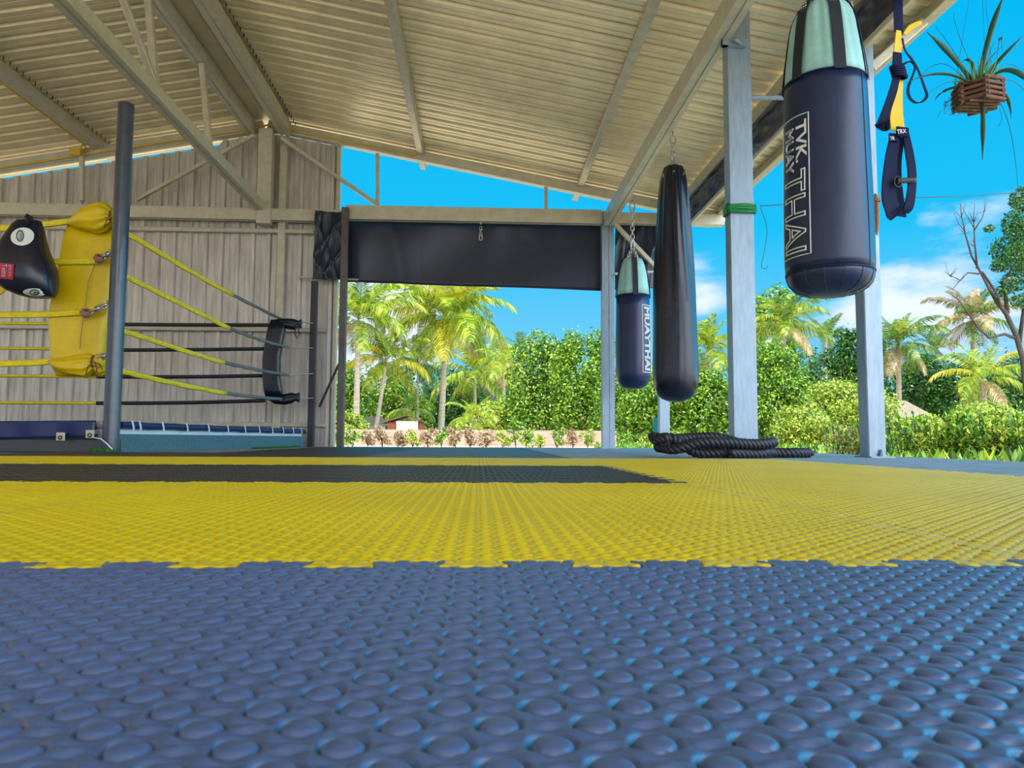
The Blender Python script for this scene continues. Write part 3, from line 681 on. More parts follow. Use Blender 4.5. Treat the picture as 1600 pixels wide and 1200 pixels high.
# black corner pad
cp = thing('corner_pad', P(425, 620, 8.4), 'narrow black corner pad on the far ring corner', 'corner pad')
MB().loft(secrow([(500, 424, 446, .7), (515, 419, 446), (535, 415, 442), (560, 411, 438), (590, 411, 438), (610, 413, 441), (622, 416, 442, .7)], 8.3, .05), e=.3).build('cushion', M_vinylb, cp, smooth=True)
cinch([(430, 503, 4, .5), (440, 504, 6, 1), (450, 506, 8, 1), (460, 507, 8, .9), (466, 507, 5, .5), (471, 506, 7, .6)], 8.32, [0, .05, .08, .1, .2, .15], 7, 'gathered_top', M_vinylb, cp, .06)
cinch([(415, 620, 3, .5), (430, 624, 7, 1), (445, 624, 8, 1), (456, 622, 8, .9), (462, 621, 5, .5), (468, 621, 7, .6)], 8.32, [0, .05, .08, .1, .2, .15], 7, 'gathered_bottom', M_vinylb, cp, .06)
b = MB().tube([P(464, 508, 8.2), P(460, 520, 8.2), P(464, 529, 8.2), P(468, 522, 8.2), P(465, 509, 8.2)], .008, 6); b.build('tie_cord', M_black, cp)
# teardrop pad over the rope
td = thing('teardrop_pad', P(45, 400, 4.86), 'black leather teardrop training pad with white round badges hanging on the top rope', 'boxing pad')
rows_ = [(346, 26, 64, .35), (350, 22, 65, .45), (360, 16, 67, .6), (375, 8, 69, .8), (390, 0, 73, .95), (405, -6, 79, 1.05), (420, -9, 85, 1.1), (435, -7, 87, 1.1), (446, 1, 87, 1.0), (455, 14, 86, .85), (461, 28, 85, .6), (465, 44, 84, .35)]
MB().loft(secrow(rows_, 4.92, .13), n=48, e=.78).build('body', M_vinylb, td, smooth=True)
def ontd(x, y, lift=.004):
    sx, sy = x, y
    for _ in range(4):                     # the bulge stands nearer than the section plane
        r = rows_; yy = max(r[0][0], min(r[-1][0]-.01, sy)); i = max(0, min(len(r)-2, [k for k in range(len(r)) if r[k][0] <= yy][-1])); t = (yy-r[i][0])/(r[i+1][0]-r[i][0])
        xl = r[i][1]+(r[i+1][1]-r[i][1])*t; xr = r[i][2]+(r[i+1][2]-r[i][2])*t; d = (r[i][3]+(r[i+1][3]-r[i][3])*t)*.13
        s = max(-1, min(1, (sx-(xl+xr)/2)/((xr-xl)/2))); c = abs(s)**(1/.78); sn = math.sqrt(max(0, 1-c*c))**.78
        f = (4.92-d*sn)/4.92; sx = 748+(x-748)*f; sy = 686+(y-686)*f
    return P(sx, sy, 4.92)-Vector((0, d*sn+lift, 0))
def disc_td(cx_, cy_, rx, ry, lift, name, m, rot=0):
    b = MB(); n = 36; vs = [ontd(cx_, cy_, lift)]
    for q in (.33, .66, 1):
        vs += [ontd(cx_+q*(rx*math.cos(a)*math.cos(rot)-ry*math.sin(a)*math.sin(rot)), cy_+q*(rx*math.cos(a)*math.sin(rot)+ry*math.sin(a)*math.cos(rot)), lift) for a in [2*PI*k/n for k in range(n)]]
    fs = [(0, 1+k, 1+(k+1) % n) for k in range(n)]
    for q in (0, 1): fs += [(1+q*n+k, 1+q*n+(k+1) % n, 1+(q+1)*n+(k+1) % n, 1+(q+1)*n+k) for k in range(n)]
    return b.add(vs, fs).build(name, m, td, smooth=True)
def text_td(body, px0, py0, h, length, name, m, lift, ang=90, outline=0, par=None):
    V, Fc = text_mesh(body, 1.0, outline); x0, x1, y0, y1 = ext(V); a = math.radians(ang); b = MB(); vs = []
    for v in V:
        u = (v.x-x0)/(x1-x0)*length; w = (v.y-(y0+y1)/2)/(y1-y0)*h
        vs.append(ontd(px0+u*math.cos(a)+w*math.sin(a), py0+u*math.sin(a)-w*math.cos(a), lift))
    return b.add(vs, Fc).build(name, m, par or td)
badge = disc_td(36, 370, 18.5, 14, .006, 'round_badge', M_cream, -.15)
def ring_td(cx_, cy_, rx, ry, lift, m, par=None):
    return MB().tube([ontd(cx_+rx*math.cos(2*PI*k/24), cy_+ry*math.sin(2*PI*k/24), lift) for k in range(24)], .003, 5, closed=True).build('badge_ring', m, par or td)
ring_td(33, 369, 5.2, 8.5, .010, M_vinyl, par=badge); text_td('TWINS', 34, 361, 6, 15, 'badge_lettering', M_vinyl, .010, 92, par=badge)
lowb = disc_td(56, 457, 19, 6, .008, 'lower_badge', M_cream, .03); ring_td(56, 457.5, 7, 4, .013, M_vinyl, par=lowb); ring_td(58, 459, 3, 2, .013, M_vinyl, par=lowb)
b = MB(); vs = []; nn = 6
for j in range(nn+1):
    for i in range(nn+1): vs.append(ontd(-1+24*i/nn-1.5*j/nn+0, 411+24*j/nn+i*.4, .006))
redl = b.add(vs, [(j*(nn+1)+i, j*(nn+1)+i+1, (j+1)*(nn+1)+i+1, (j+1)*(nn+1)+i) for j in range(nn) for i in range(nn)]).build('red_label', M_red, td)
text_td('Twins', 8, 413, 9, 20, 'label_lettering', M_white, .010, 88, par=redl); text_td('SPECIAL', 17, 414, 4, 19, 'label_lettering', M_white, .010, 88, par=redl)
MB().ribbon([P(44, 348, 4.84), P(42, 340, 4.84), P(43, 337.5, 4.86), P(47, 338, 4.87), P(50, 346, 4.86)], .03, .012, (0, 1, 0)).build('hanging_loop', M_web, td)
b = MB().beam(P(-14, 432, 5.02), P(6, 456, 5.02), .012, .10, (1, 0, 1)); tag(b.build('strap_end', M_trx), 'yellow strap end peeping out under the black teardrop pad', 'strap')
# bucket, cable and tufts at the foot of the pipe
bp = P(167, 689, 5.08); bk = thing('plant_bucket', (bp.x, 5.08, .09), 'small white bucket with brown patterned rim beside the tall pipe', 'bucket')
zz = .0905; z1 = P(167, 671, 5.08).z; z2 = P(167, 658, 5.08).z
bx_ = bp.x; MB().lathe([(zz, .052), (z1-.012, .060), (z1-.01, .064), (z1, .064)], (bx_, 5.08, 0), 28).build('bucket_body', M_wcloth, bk, smooth=True)
MB().lathe([(z1-.002, .064), (z2-.006, .068), (z2, .066)], (bx_, 5.08, 0), 28).build('patterned_rim', mat('mottled_rim', (.20, .06, .04), .6, col2=(.7, .66, .6), vscale=60), bk, smooth=True)
b = MB().tube([P(148, 684, 4.88), P(158, 686, 4.86), P(168, 694, 4.84), P(176, 703, 4.84)], .004, 6); tag(b.build('white_cable', M_white), 'short white cable trailing from the ring edge to the pipe foot', 'cable')
def blades(cx0, cy0, sx, sy, n, h):
    V = []; Q = []
    for _ in range(n):
        x = cx0+random.uniform(-sx, sx); y = cy0+random.uniform(-sy, sy); a = random.uniform(0, 6.3); hh = h*random.uniform(.5, 1.1); dx, dy = math.cos(a)*hh*.5, math.sin(a)*hh*.5
        n0 = len(V); V += [(x-.003, y, .0), (x+.003, y, 0), (x+dx*.5+.003, y+dy*.5, hh*.7), (x+dx*.5-.002, y+dy*.5, hh*.7)]; Q.append((n0, n0+1, n0+2, n0+3)); V += [(x+dx, y+dy, hh*.9)]*2
        Q.append((n0+3, n0+2, n0+4, n0+5))
    return V, Q
V, Q = blades(-2.40, 4.83, .07, .03, 260, .035); tag(meshnp('grass_tuft', V, Q, M_grass), 'green grass tuft at the foot of the tall dark pipe', 'grass', kind='stuff')
V, Q = blades(-2.03, 7.6, .06, .75, 900, .022); tag(meshnp('grass_tuft', V, Q, M_grass), 'thin line of green weeds along the base of the ring side', 'grass', kind='stuff')
# ---------------------------------------------------------------- punching bags
def prof_px(rows, Y):
    """rows: (py, half width px) listed top down -> (z, r) bottom up, px centre given separately"""
    return [(P(rows[0][2] if len(rows[0]) > 2 else 0, y, Y).z, hw/F*Y) for y, hw in rows][::-1]
def wrap(V, Fc, c, prof, az0, z1, su, sv, x0, ymid, lift, name, m, par):
    """lettering read top-down, wrapped round a bag: text x runs downward, text top faces +azimuth"""
    zs = [p[0] for p in prof]; rs = [p[1] for p in prof]; vs = []
    for v in V:
        z = z1-(v.x-x0)*su; r = float(np.interp(z, zs, rs))+lift+v.z; a = az0+(v.y-ymid)*sv/max(r, .05)
        vs.append((c.x+r*math.cos(a), c.y+r*math.sin(a), z))
    return MB().add(vs, Fc).build(name, m, par)
def frame_on(c, prof, az0, az1, z0, z1, lift, name, m, par, r_=.003):
    zs = [p[0] for p in prof]; rs = [p[1] for p in prof]
    def pt(a, z): r = float(np.interp(z, zs, rs))+lift; return (c.x+r*math.cos(a), c.y+r*math.sin(a), z)
    pts = [pt(az0, z0+(z1-z0)*k/16) for k in range(17)]+[pt(az0+(az1-az0)*k/12, z1) for k in range(1, 13)]+[pt(az1, z1+(z0-z1)*k/16) for k in range(1, 17)]+[pt(az1+(az0-az1)*k/12, z0) for k in range(1, 12)]
    return MB().tube(pts, r_, 5, closed=True).build(name, m, par)
def chain_set(c, ztop, apex, ringz, rr, n, par, s=1.):
    top = Vector((c.x, c.y, ztop)); ap = Vector((c.x, c.y, apex)); b = MB()
    b.link(top+Vector((0, 0, .0)), (0, 0, 1), (1, 0, 0), .07*s, .045*s, .006*s); b.tube([top+Vector((0, 0, .03)), top+Vector((0, 0, .08))], .007*s, 6)
    b.chain(top-Vector((0, 0, .03)), ap+Vector((0, 0, .04)), .05*s, .03*s, .0055*s)
    b.link(ap+Vector((0, 0, .02)), (0, 0, 1), (.6, .6, 0), .09*s, .05*s, .007*s)
    hc = b.build('hanging_chain', M_chain, par, smooth=True)
    for k in range(n):
        a = 2*PI*(k+.35)/n; e = Vector((c.x+rr*math.cos(a), c.y+rr*math.sin(a), ringz))
        MB().chain(ap, e, .032*s, .022*s, .0038*s).build('suspension_chain', M_chain, hc, smooth=True)
def zr(rows, px, Y): return [(P(px, y, Y).z, hw/F*Y) for y, hw in rows][::-1]
def pleats(n, amp, z0, z1, seed=0):
    def f(a, z, t):
        w = max(0, min(1, (z-z0)/(z1-z0))); return 1+amp*w*(.6*math.sin(n*a+seed)+.4*math.sin((n*1.7//1)*a+2*seed+z*9))
    return f
# big bag, nearest
Yb = 3.2; c1 = P(1293, 300, Yb); c1.z = 0
bag = thing('punching_bag', P(1293, 300, Yb), 'big navy blue punching bag with pale mint canvas top and white outlined lettering', 'punching bag')
body = zr([(134, 63), (150, 64), (200, 65), (260, 66), (320, 67.5), (380, 68), (415, 68), (428, 67)], 1293, Yb)
base_p = zr([(428, 67), (434, 66.5), (443, 63.5), (451, 57), (457, 47), (461, 32), (463, 12), (463.5, 2)], 1293, Yb)
top_p = zr([(14, 34), (22, 41), (34, 47), (50, 51), (75, 55), (100, 59), (120, 61.5), (134, 62.8)], 1293, Yb)
MB().lathe(body, c1, 96, lambda a, z, t: 1+.0015*math.sin(a*5+z*8)).build('body', M_vinyl, bag, smooth=True)
MB().lathe(base_p, c1, 96, lambda a, z, t: 1-.015*abs(math.sin(a*7))**8*(1-t)).build('base_panel', M_vinyl, bag, smooth=True)
MB().lathe(top_p, c1, 120, pleats(13, .038, 1.60, 2.0, 1.)).build('canvas_top', M_mint, bag, smooth=True)
def bandring(prof_r, z, r_, name, m, par, c): return MB().tube([(c.x+prof_r*math.cos(2*PI*k/64), c.y+prof_r*math.sin(2*PI*k/64), z) for k in range(64)], r_, 6, closed=True).build(name, m, par, smooth=True)
bandring(body[-1][1]+.001, body[-1][0], .0035, 'top_seam', M_web, bag, c1); bandring(base_p[-1][1]+.0012, base_p[-1][0], .0022, 'base_seam', M_black, bag, c1)
zt = [p[0] for p in top_p]; rtt = [p[1] for p in top_p]
for k in range(6):
    a = math.radians(-95)+k*PI/3; pts = []; wd = []
    for j in range(12):
        z = top_p[0][0]-.01+(top_p[-1][0]+.02-top_p[0][0])*j/11; r = float(np.interp(z, zt, rtt))*1.026+.003
        if j == 11: r += .0
        pts.append((c1.x+r*math.cos(a), c1.y+r*math.sin(a), z))
    s = MB().ribbon(pts, .05, .003, (-math.sin(a), math.cos(a), 0)).build('strap', M_web, bag)
    q = Vector(pts[-2])+Vector((math.cos(a), math.sin(a), 0))*.004
    tg = Vector((-math.sin(a), math.cos(a), 0)); bb = MB()
    for ux in (-.012, 0, .012):
        for uz in (-.012, 0, .012): bb.tube([q+tg*ux+Vector((0, 0, uz)), q+tg*ux+Vector((math.cos(a)*.003, math.sin(a)*.003, uz))], .0035, 6)
    bb.build('rivets', M_cream, s)
# vertical seams
for a in (math.radians(-58), math.radians(122)):
    MB().tube([(c1.x+(r+.001)*math.cos(a), c1.y+(r+.001)*math.sin(a), z) for z, r in body], .0016, 5).build('side_seam', M_black, bag)
for k in range(14):
    a = 2*PI*k/14+.1; MB().tube([(c1.x+(r+.0008)*math.cos(a), c1.y+(r+.0008)*math.sin(a), z-.0008) for z, r in base_p[2:]], .0012, 4).build('base_stitch', M_dcord, bag)
chain_set(c1, 2.69, 2.36, top_p[-1][0]-.01, rtt[-1]*.95, 6, bag, 1.1)
MB().lathe([(top_p[-1][0]-.01, .07), (top_p[-1][0]+.05, .06), (top_p[-1][0]+.055, .01)], c1, 30).build('core_top', M_web, bag, smooth=True)
# lettering: azimuth measured so that -90deg faces the camera side (-y)
def put(body_t, az, zc0, zc1, hgt, outl, c, prof, lift, nm, par, off=0., m=None):
    V, Fc = text_mesh(body_t, 1.0, 0 if not outl else outl, off); x0, x1, y0, y1 = ext(V)
    su = (zc0-zc1)/(x1-x0); sv = hgt/(y1-y0)
    V = [Vector((v.x, v.y, v.z*.12)) for v in V]
    wrap(V, Fc, c, prof, az, zc0, su, sv, x0, (y0+y1)/2, lift, nm, m or M_white, par)
zp = lambda y, px=1250, Y=3.04: P(px, y, Y).z
# text top faces right (towards the camera-facing front)
lf1 = frame_on(c1, body, math.radians(-196), math.radians(-138.5), zp(392), zp(168), .002, 'letter_frame', M_white, bag, .0024)
put('TVK.', math.radians(-150), zp(177), zp(243), .055, 0, c1, body, .003, 'small_lettering', lf1, .02)
put('MUAY', math.radians(-172), zp(184), zp(256), .060, .022, c1, body, .003, 'outlined_lettering', lf1)
put('THAI', math.radians(-164), zp(254), zp(386), .135, .019, c1, body, .003, 'outlined_lettering', lf1)

# long black bag
Yl = 6.12; c2 = P(1054, 450, Yl); c2.z = 0
bag = thing('punching_bag', P(1054, 450, Yl), 'long black vinyl punching bag hanging in the middle, its top pleated and gathered', 'punching bag')
longp = zr([(262, 14), (270, 17), (283, 20), (310, 23), (340, 25), (380, 28), (420, 31), (460, 33), (500, 34), (540, 35), (575, 36), (595, 35.5), (608, 33), (617, 29), (623, 22), (627, 12), (628, 3)], 1054, Yl)
def lf(a, z, t):
    w = max(0, min(1, (z-1.05)/1.0)); b_ = max(0, min(1, (.52-z)/.2))
    return 1+.13*w*(abs(math.sin(3.5*a+.6))-.5)+.045*w*math.sin(11*a+z)+.035*b_*math.sin(22*a)+.006*math.sin(3*a+z*4)
MB().lathe(longp, c2, 132, lf).build('body', M_vinylb, bag, smooth=True)
zt = [p[0] for p in longp]; rtt = [p[1] for p in longp]
for a in (-1.75, -1.3, .4, 2.3):
    pts = [(c2.x+(float(np.interp(z, zt, rtt))*1.055+.002)*math.cos(a+.12*math.sin(z*2)), c2.y+(float(np.interp(z, zt, rtt))*1.055+.002)*math.sin(a+.12*math.sin(z*2)), z) for z in np.linspace(1.25, zt[-1]-.03, 14)]
    MB().tube(pts, .0022, 5).build('piping', M_dcord, bag)
for k in range(6):
    a = 2*PI*k/6+.3; r = rtt[-2]*1.05; z = zt[-1]-.08
    MB().tube([(c2.x+(r+.006)*math.cos(a+.08*math.cos(q)), c2.y+(r+.006)*math.sin(a+.08*math.cos(q)), z+.016*math.sin(q)) for q in [2*PI*j/10 for j in range(10)]], .003, 5, closed=True).build('eyelet', M_chain, bag)
chain_set(c2, 2.69, 2.52, zt[-1]-.05, rtt[-1]*.9, 5, bag, 1.0)
# small far bag
Ys = 7.95; c3 = P(989, 500, Ys); c3.z = 0
bag = thing('punching_bag', P(989, 500, Ys), 'smaller farthest punching bag with mint top, hanging beside the back corner post', 'punching bag')
bp3 = zr([(463, 26), (480, 26.5), (520, 27.5), (560, 27.5), (585, 27.5), (596, 25.5), (603, 20), (607, 12), (608, 2)], 989, Ys)
tp3 = zr([(406, 15), (415, 19), (430, 22.5), (450, 25), (463, 26)], 989, Ys)
MB().lathe(bp3, c3, 72, lambda a, z, t: 1+.02*max(0, (.75-z))*math.sin(20*a)+.012*max(0, t-.6)*math.sin(9*a)).build('body', M_vinyl, bag, smooth=True)
MB().lathe(tp3, c3, 96, pleats(12, .04, 1.6, 2.0, 2.)).build('canvas_top', M_mint, bag, smooth=True)
bandring(bp3[-1][1]+.001, bp3[-1][0], .004, 'top_seam', M_web, bag, c3)
for k in range(4):
    a = math.radians(-92)+k*PI/2; r3 = [p[1] for p in tp3]; z3 = [p[0] for p in tp3]
    pts = [(c3.x+(float(np.interp(z, z3, r3))*1.03+.004)*math.cos(a), c3.y+(float(np.interp(z, z3, r3))*1.03+.004)*math.sin(a), z) for z in np.linspace(z3[0]-.02, z3[-1], 8)]
    MB().ribbon(pts, .055, .004, (-math.sin(a), math.cos(a), 0)).build('strap', M_web, bag)
chain_set(c3, 2.69, 2.24, tp3[-1][0]-.02, tp3[-1][1]*.9, 4, bag, 1.25)
z3p = lambda y: P(1010, y, 7.82).z
lf3 = frame_on(c3, bp3, math.radians(-70), math.radians(-22), z3p(582), z3p(477), .002, 'letter_frame', M_white, bag, .004)
put('MUAYTHAI', math.radians(-49), z3p(480), z3p(579), .095, .035, c3, bp3, .004, 'outlined_lettering', lf3)

# ---------------------------------------------------------------- suspension trainer on the right post
Yt = 3.92
st = thing('suspension_strap', P(1405, 60, Yt), 'yellow and black suspension training straps hanging in front of the right post', 'exercise straps')
def rib(pts, w, nm, m, par, th=.004, wd=(1, .15, 0)):
    q = [P(x, y, Yt+(z if z else 0)) for x, y, z in pts]; sm = []
    for i in range(len(q)-1):
        p0, p1, p2, p3 = q[max(i-1, 0)], q[i], q[i+1], q[min(i+2, len(q)-1)]
        for s in range(6):
            t = s/6; sm.append(.5*((2*p1)+(p2-p0)*t+(2*p0-5*p1+4*p2-p3)*t*t+(-p0+3*p1-3*p2+p3)*t**3))
    sm.append(q[-1])
    ws = w if not isinstance(w, list) else list(np.interp(np.linspace(0, 1, len(sm)), np.linspace(0, 1, len(w)), w))
    ws = [a/F*Yt for a in ws] if isinstance(ws, list) else ws/F*Yt
    return MB().ribbon(sm, ws, th, wd).build(nm, m, par)
rib([(1403, -110, .0), (1403, -20, .0), (1404, 50, 0)], [17, 17, 17], 'anchor_strap', M_ybl, st)
_t = P(1403, -108, Yt); MB().ribbon([_t, _t.lerp(Vector((2.395, Yt, 2.93)), .5), (2.395, Yt, 2.93), (2.395, Yt, 3.01)], .05, .004, (0, 1, 0)).build('beam_loop', M_ybl, st)
rib([(1404, 48, 0), (1403, 66, 0), (1402, 84, 0)], [9, 12, 15], 'yellow_adjuster', M_trx, st, .006)
rib([(1402, 82, 0), (1402, 100, .0), (1401, 118, 0)], [15, 17, 17], 'black_adjuster', M_ybl, st, .008)
rib([(1413, 54, 0), (1422, 44, 0), (1432, 38, 0), (1440, 35, 0)], [5, 9, 8, 5], 'yellow_hook_strap', M_trx, st, .006, (0.4, 0, 1))
b = MB()
for k in range(5): b.tube([P(1402+11*math.cos(a)+k, 106+k*3.5+4*math.sin(a), Yt-.03+.03*math.sin(a)) for a in [2*PI*j/14 for j in range(14)]], .0075, 6, closed=True)
b.build('buckle_knot', M_ybl, st, smooth=True)
rib([(1410, 60, 0), (1414, 78, 0), (1424, 92, -.01), (1434, 108, -.02), (1444, 135, -.02), (1448, 150, -.01), (1440, 159, 0), (1430, 160, .01), (1421, 152, .01), (1419, 138, .01), (1426, 118, .01), (1430, 104, .01), (1422, 97, 0), (1408, 102, 0)], [4, 4, 7, 5, 6, 8, 8, 8, 8, 7, 4, 6, 8, 8], 'loose_loop', M_ybl, st, .004, [Vector((.8, .4, .3))]*200)
rib([(1408, 118, 0), (1405, 140, 0), (1402, 165, 0), (1401, 185, 0), (1403, 205, 0)], [6, 12, 19, 25, 26], 'yellow_strap', M_trx, st, .008)
rib([(1402, 114, -.03), (1396, 140, -.04), (1386, 170, -.03), (1378, 190, -.01), (1376, 194, .02), (1386, 196, .04), (1393, 170, .04), (1397, 140, .03)], [12, 16, 17, 19, 16, 16, 14, 10], 'hanging_strap', M_ybl, st, .005, [Vector((1, .3, .2))]*200)
rib([(1396, 209, -.02), (1396, 216, -.02), (1396, 221, -.02)], [15, 15, 15], 'label_band', M_ybl, st, .012); rib([(1410, 199, -.03), (1410, 206, -.03), (1410, 213, -.03)], [21, 21, 21], 'label_band', M_ybl, st, .012)
def flat_text(body_t, px, py, wpx, hpx, Y, nm, par, m, rot=0.):
    V, Fc = text_mesh(body_t, 1.0, 0, .01); x0, x1, y0, y1 = ext(V); o = P(px, py, Y); ex = Vector((math.cos(rot), 0, math.sin(rot))); ez = Vector((-math.sin(rot), 0, math.cos(rot)))
    k = Y/F; vs = [o+ex*((v.x-x0)/(x1-x0)*wpx*k)+ez*((v.y-y0)/(y1-y0)*hpx*k)+Vector((0, v.z*.05, 0)) for v in V]
    MB().add(vs, Fc).build(nm, m, par)
flat_text('TR', 1391, 219, 8, 6, Yt-.03, 'band_lettering', st, M_white, .08); flat_text('TRX', 1402, 209, 16, 7, Yt-.042, 'band_lettering', st, M_white, .12)
# two foot loops with grips
rib([(1399, 212, 0), (1393, 245, -.02), (1389, 285, -.03), (1390, 312, -.03), (1396, 329, -.03), (1401, 337, -.01)], [17, 21, 24, 27, 29, 22], 'foot_loop', M_ybl, st, .010)
rib([(1408, 338, .0), (1405, 320, .02), (1402, 285, .02), (1402, 250, .02), (1407, 214, .01)], [18, 20, 16, 15, 16], 'foot_loop', M_ybl, st, .008)
rib([(1415, 208, -.01), (1421, 240, -.02), (1425, 270, -.03), (1424, 300, -.03), (1420, 322, -.02), (1414, 330, -.01)], [11, 15, 15, 15, 17, 14], 'foot_loop', M_ybl, st, .009)
b = MB(); q0 = P(1404, 283, Yt-.05); q1 = P(1430, 281, Yt-.05); b.tube([q0.lerp(q1, k/10) for k in range(11)], [.014+.0025*(k % 2) for k in range(11)], 14); b.tube([q0-Vector((.012, 0, 0)), q0], .017, 12).build('grip', M_dcord, st, smooth=True)
b = MB().link(P(1403, 284, Yt-.055), (0, 0, 1), (1, 0, 0), .06, .04, .004); b.build('grip_ring', M_black, st, smooth=True)
# cord bundle on the same post
cb = thing('cord_bundle', P(1369, 335, 4.42), 'bundle of brown cord hanging at the left of the strap post', 'cord')
b = MB()
for k in range(16):
    ox = random.uniform(-5, 5); oz = random.uniform(-.02, .02); w = random.uniform(2, 5)
    b.tube([P(1369+ox*.3+w*math.sin(t)*.9, 335-31*math.cos(t)+ox*.3, 4.42+oz) for t in [2*PI*j/18 for j in range(18)]], .0038, 5, closed=True)
b.build('loops', M_brown, cb, smooth=True)
b = MB()
for k in range(3): b.tube([P(1369+7*math.cos(t), 310+k*2+1.5*math.sin(t), 4.42+.03*math.sin(t)) for t in [2*PI*j/14 for j in range(14)]], .0035, 5, closed=True)
b.tube([P(1361, 302, 4.42), P(1369, 308, 4.4), P(1380, 300, 4.5)], .003); b.build('binding', M_brown, cb, smooth=True)
# green twine and line
tw = thing('green_twine', P(1170, 326, 4.5), 'green twine wound round the wide galvanised post', 'twine'); b = MB()
zt_ = P(1170, 326, 4.56).z
for k in range(9):
    z = zt_+(-.024+.006*k); b.tube([(1.603-.012-.003*(k % 3), 4.56-.012, z+.01*math.sin(k)), (1.60, 4.555-.009, z+.004*math.sin(k*3)), (1.70, 4.555-.006, z+.008*math.sin(k*5)), (1.765+.004, 4.555-.004, z+.006*math.sin(k*2)), (1.775, 4.64, z), (1.74, 4.678, z), (1.62, 4.68, z), (1.592, 4.66, z)], .0045, 6, closed=True)
b.build('windings', M_green, tw, smooth=True)
MB().tube([P(1188, 324, 4.52), P(1196, 345, 4.52), P(1199, 362, 4.52), P(1195, 390, 4.52), P(1190, 412, 4.52), P(1190, 419, 4.52), P(1197, 420, 4.52), P(1200, 416, 4.52)], .0022, 5).build('loose_end', M_green, tw)
b = MB().tube([P(1188, 322, 4.52), P(1230, 319, 4.6), P(1300, 317, 4.7), P(1370, 314, 4.75), P(1430, 309, 4.8), P(1520, 306, 5), P(1600, 300, 5.3), P(1720, 290, 5.8)], .0032, 6); tag(b.build('line', M_dcord), 'thin dark line stretched from the green twine off to the right', 'line')
# ---------------------------------------------------------------- battle rope
def twist(path, r=.0165, R=.0165, pitch=.085, n=3):
    P_ = [Vector(p) for p in path]; q = []
    for i in range(len(P_)-1):
        p0, p1, p2, p3 = P_[max(i-1, 0)], P_[i], P_[i+1], P_[min(i+2, len(P_)-1)]
        k = max(2, int((p2-p1).length/.008))
        for s in range(k):
            t = s/k; q.append(.5*((2*p1)+(p2-p0)*t+(2*p0-5*p1+4*p2-p3)*t*t+(-p0+3*p1-3*p2+p3)*t**3))
    q.append(P_[-1]); b = MB(); L_ = [0]
    for i in range(1, len(q)): L_.append(L_[-1]+(q[i]-q[i-1]).length)
    for s in range(n):
        pts = []
        for i in range(len(q)):
            tg = (q[min(i+1, len(q)-1)]-q[max(i-1, 0)]).normalized(); u = Vector((0, 0, 1)); u = (u-tg*u.dot(tg)).normalized(); v = tg.cross(u)
            a = 2*PI*(L_[i]/pitch+s/n); pts.append(q[i]+(u*math.cos(a)+v*math.sin(a))*R)
        b.tube(pts, r, 8)
    return b
path = []
for k in range(0, 44):
    a = -PI*.62+k*2*PI/15; t = k/43; rx = .335-.05*math.sin(t*9)*.6; ry = .125+.03*math.sin(t*7)
    path.append((1.385+rx*math.cos(a)+.01*math.sin(k*2.1), 4.32+ry*math.sin(a), .0295+.052*(int(k*2/15) % 4)*.55*min(1, k/8)+.006*math.sin(k*1.7)+(.028 if k > 32 else 0)))
path = [(2.02, 4.42, .029), (1.9, 4.37, .029), (1.76, 4.36, .029), (1.62, 4.24, .029), (1.45, 4.19, .029)]+path[3:]+[(1.09, 4.26, .115), (1.03, 4.3, .10)]
tag(twist(path).build('battle_rope', M_orope, smooth=True), 'thick black twisted exercise rope coiled on the floor by the wide post', 'rope')
# ---------------------------------------------------------------- hanging planter
Yp = 3.75
pl = thing('hanging_plant', P(1528, 150, Yp), 'wooden slat basket with long strap leaves hanging from the roof edge', 'hanging plant')
cc = P(1528, 150, Yp); k_ = Yp/F; R6 = 35*k_
rot6 = .25
for lvl in range(9):
    z = cc.z+(18-lvl*4.25)*k_
    for s in range(6):
        if (s+lvl) % 2: continue
        a0 = rot6+s*PI/3; a1 = a0+PI/3; p0 = Vector((cc.x+R6*math.cos(a0), cc.y+R6*math.sin(a0), z)); p1 = Vector((cc.x+R6*math.cos(a1), cc.y+R6*math.sin(a1), z)); d = (p1-p0)*.12
        MB().beam(p0-d, p1+d, .016, .017).build('slat', M_wood, pl)
b = MB()
for s in range(-2, 3): b.beam((cc.x-R6*.85, cc.y+s*.035, cc.z-18*k_), (cc.x+R6*.85, cc.y+s*.035, cc.z-18*k_), .014, .01)
b.build('basket_floor', M_wood, pl)
MB().lathe([(cc.z-16*k_, R6*.55), (cc.z-4*k_, R6*.72), (cc.z+14*k_, R6*.78), (cc.z+20*k_, R6*.4)], (cc.x, cc.y, 0), 18, lambda a, z, t: 1+.1*math.sin(a*5+z*60)).build('root_ball', M_wood, pl)
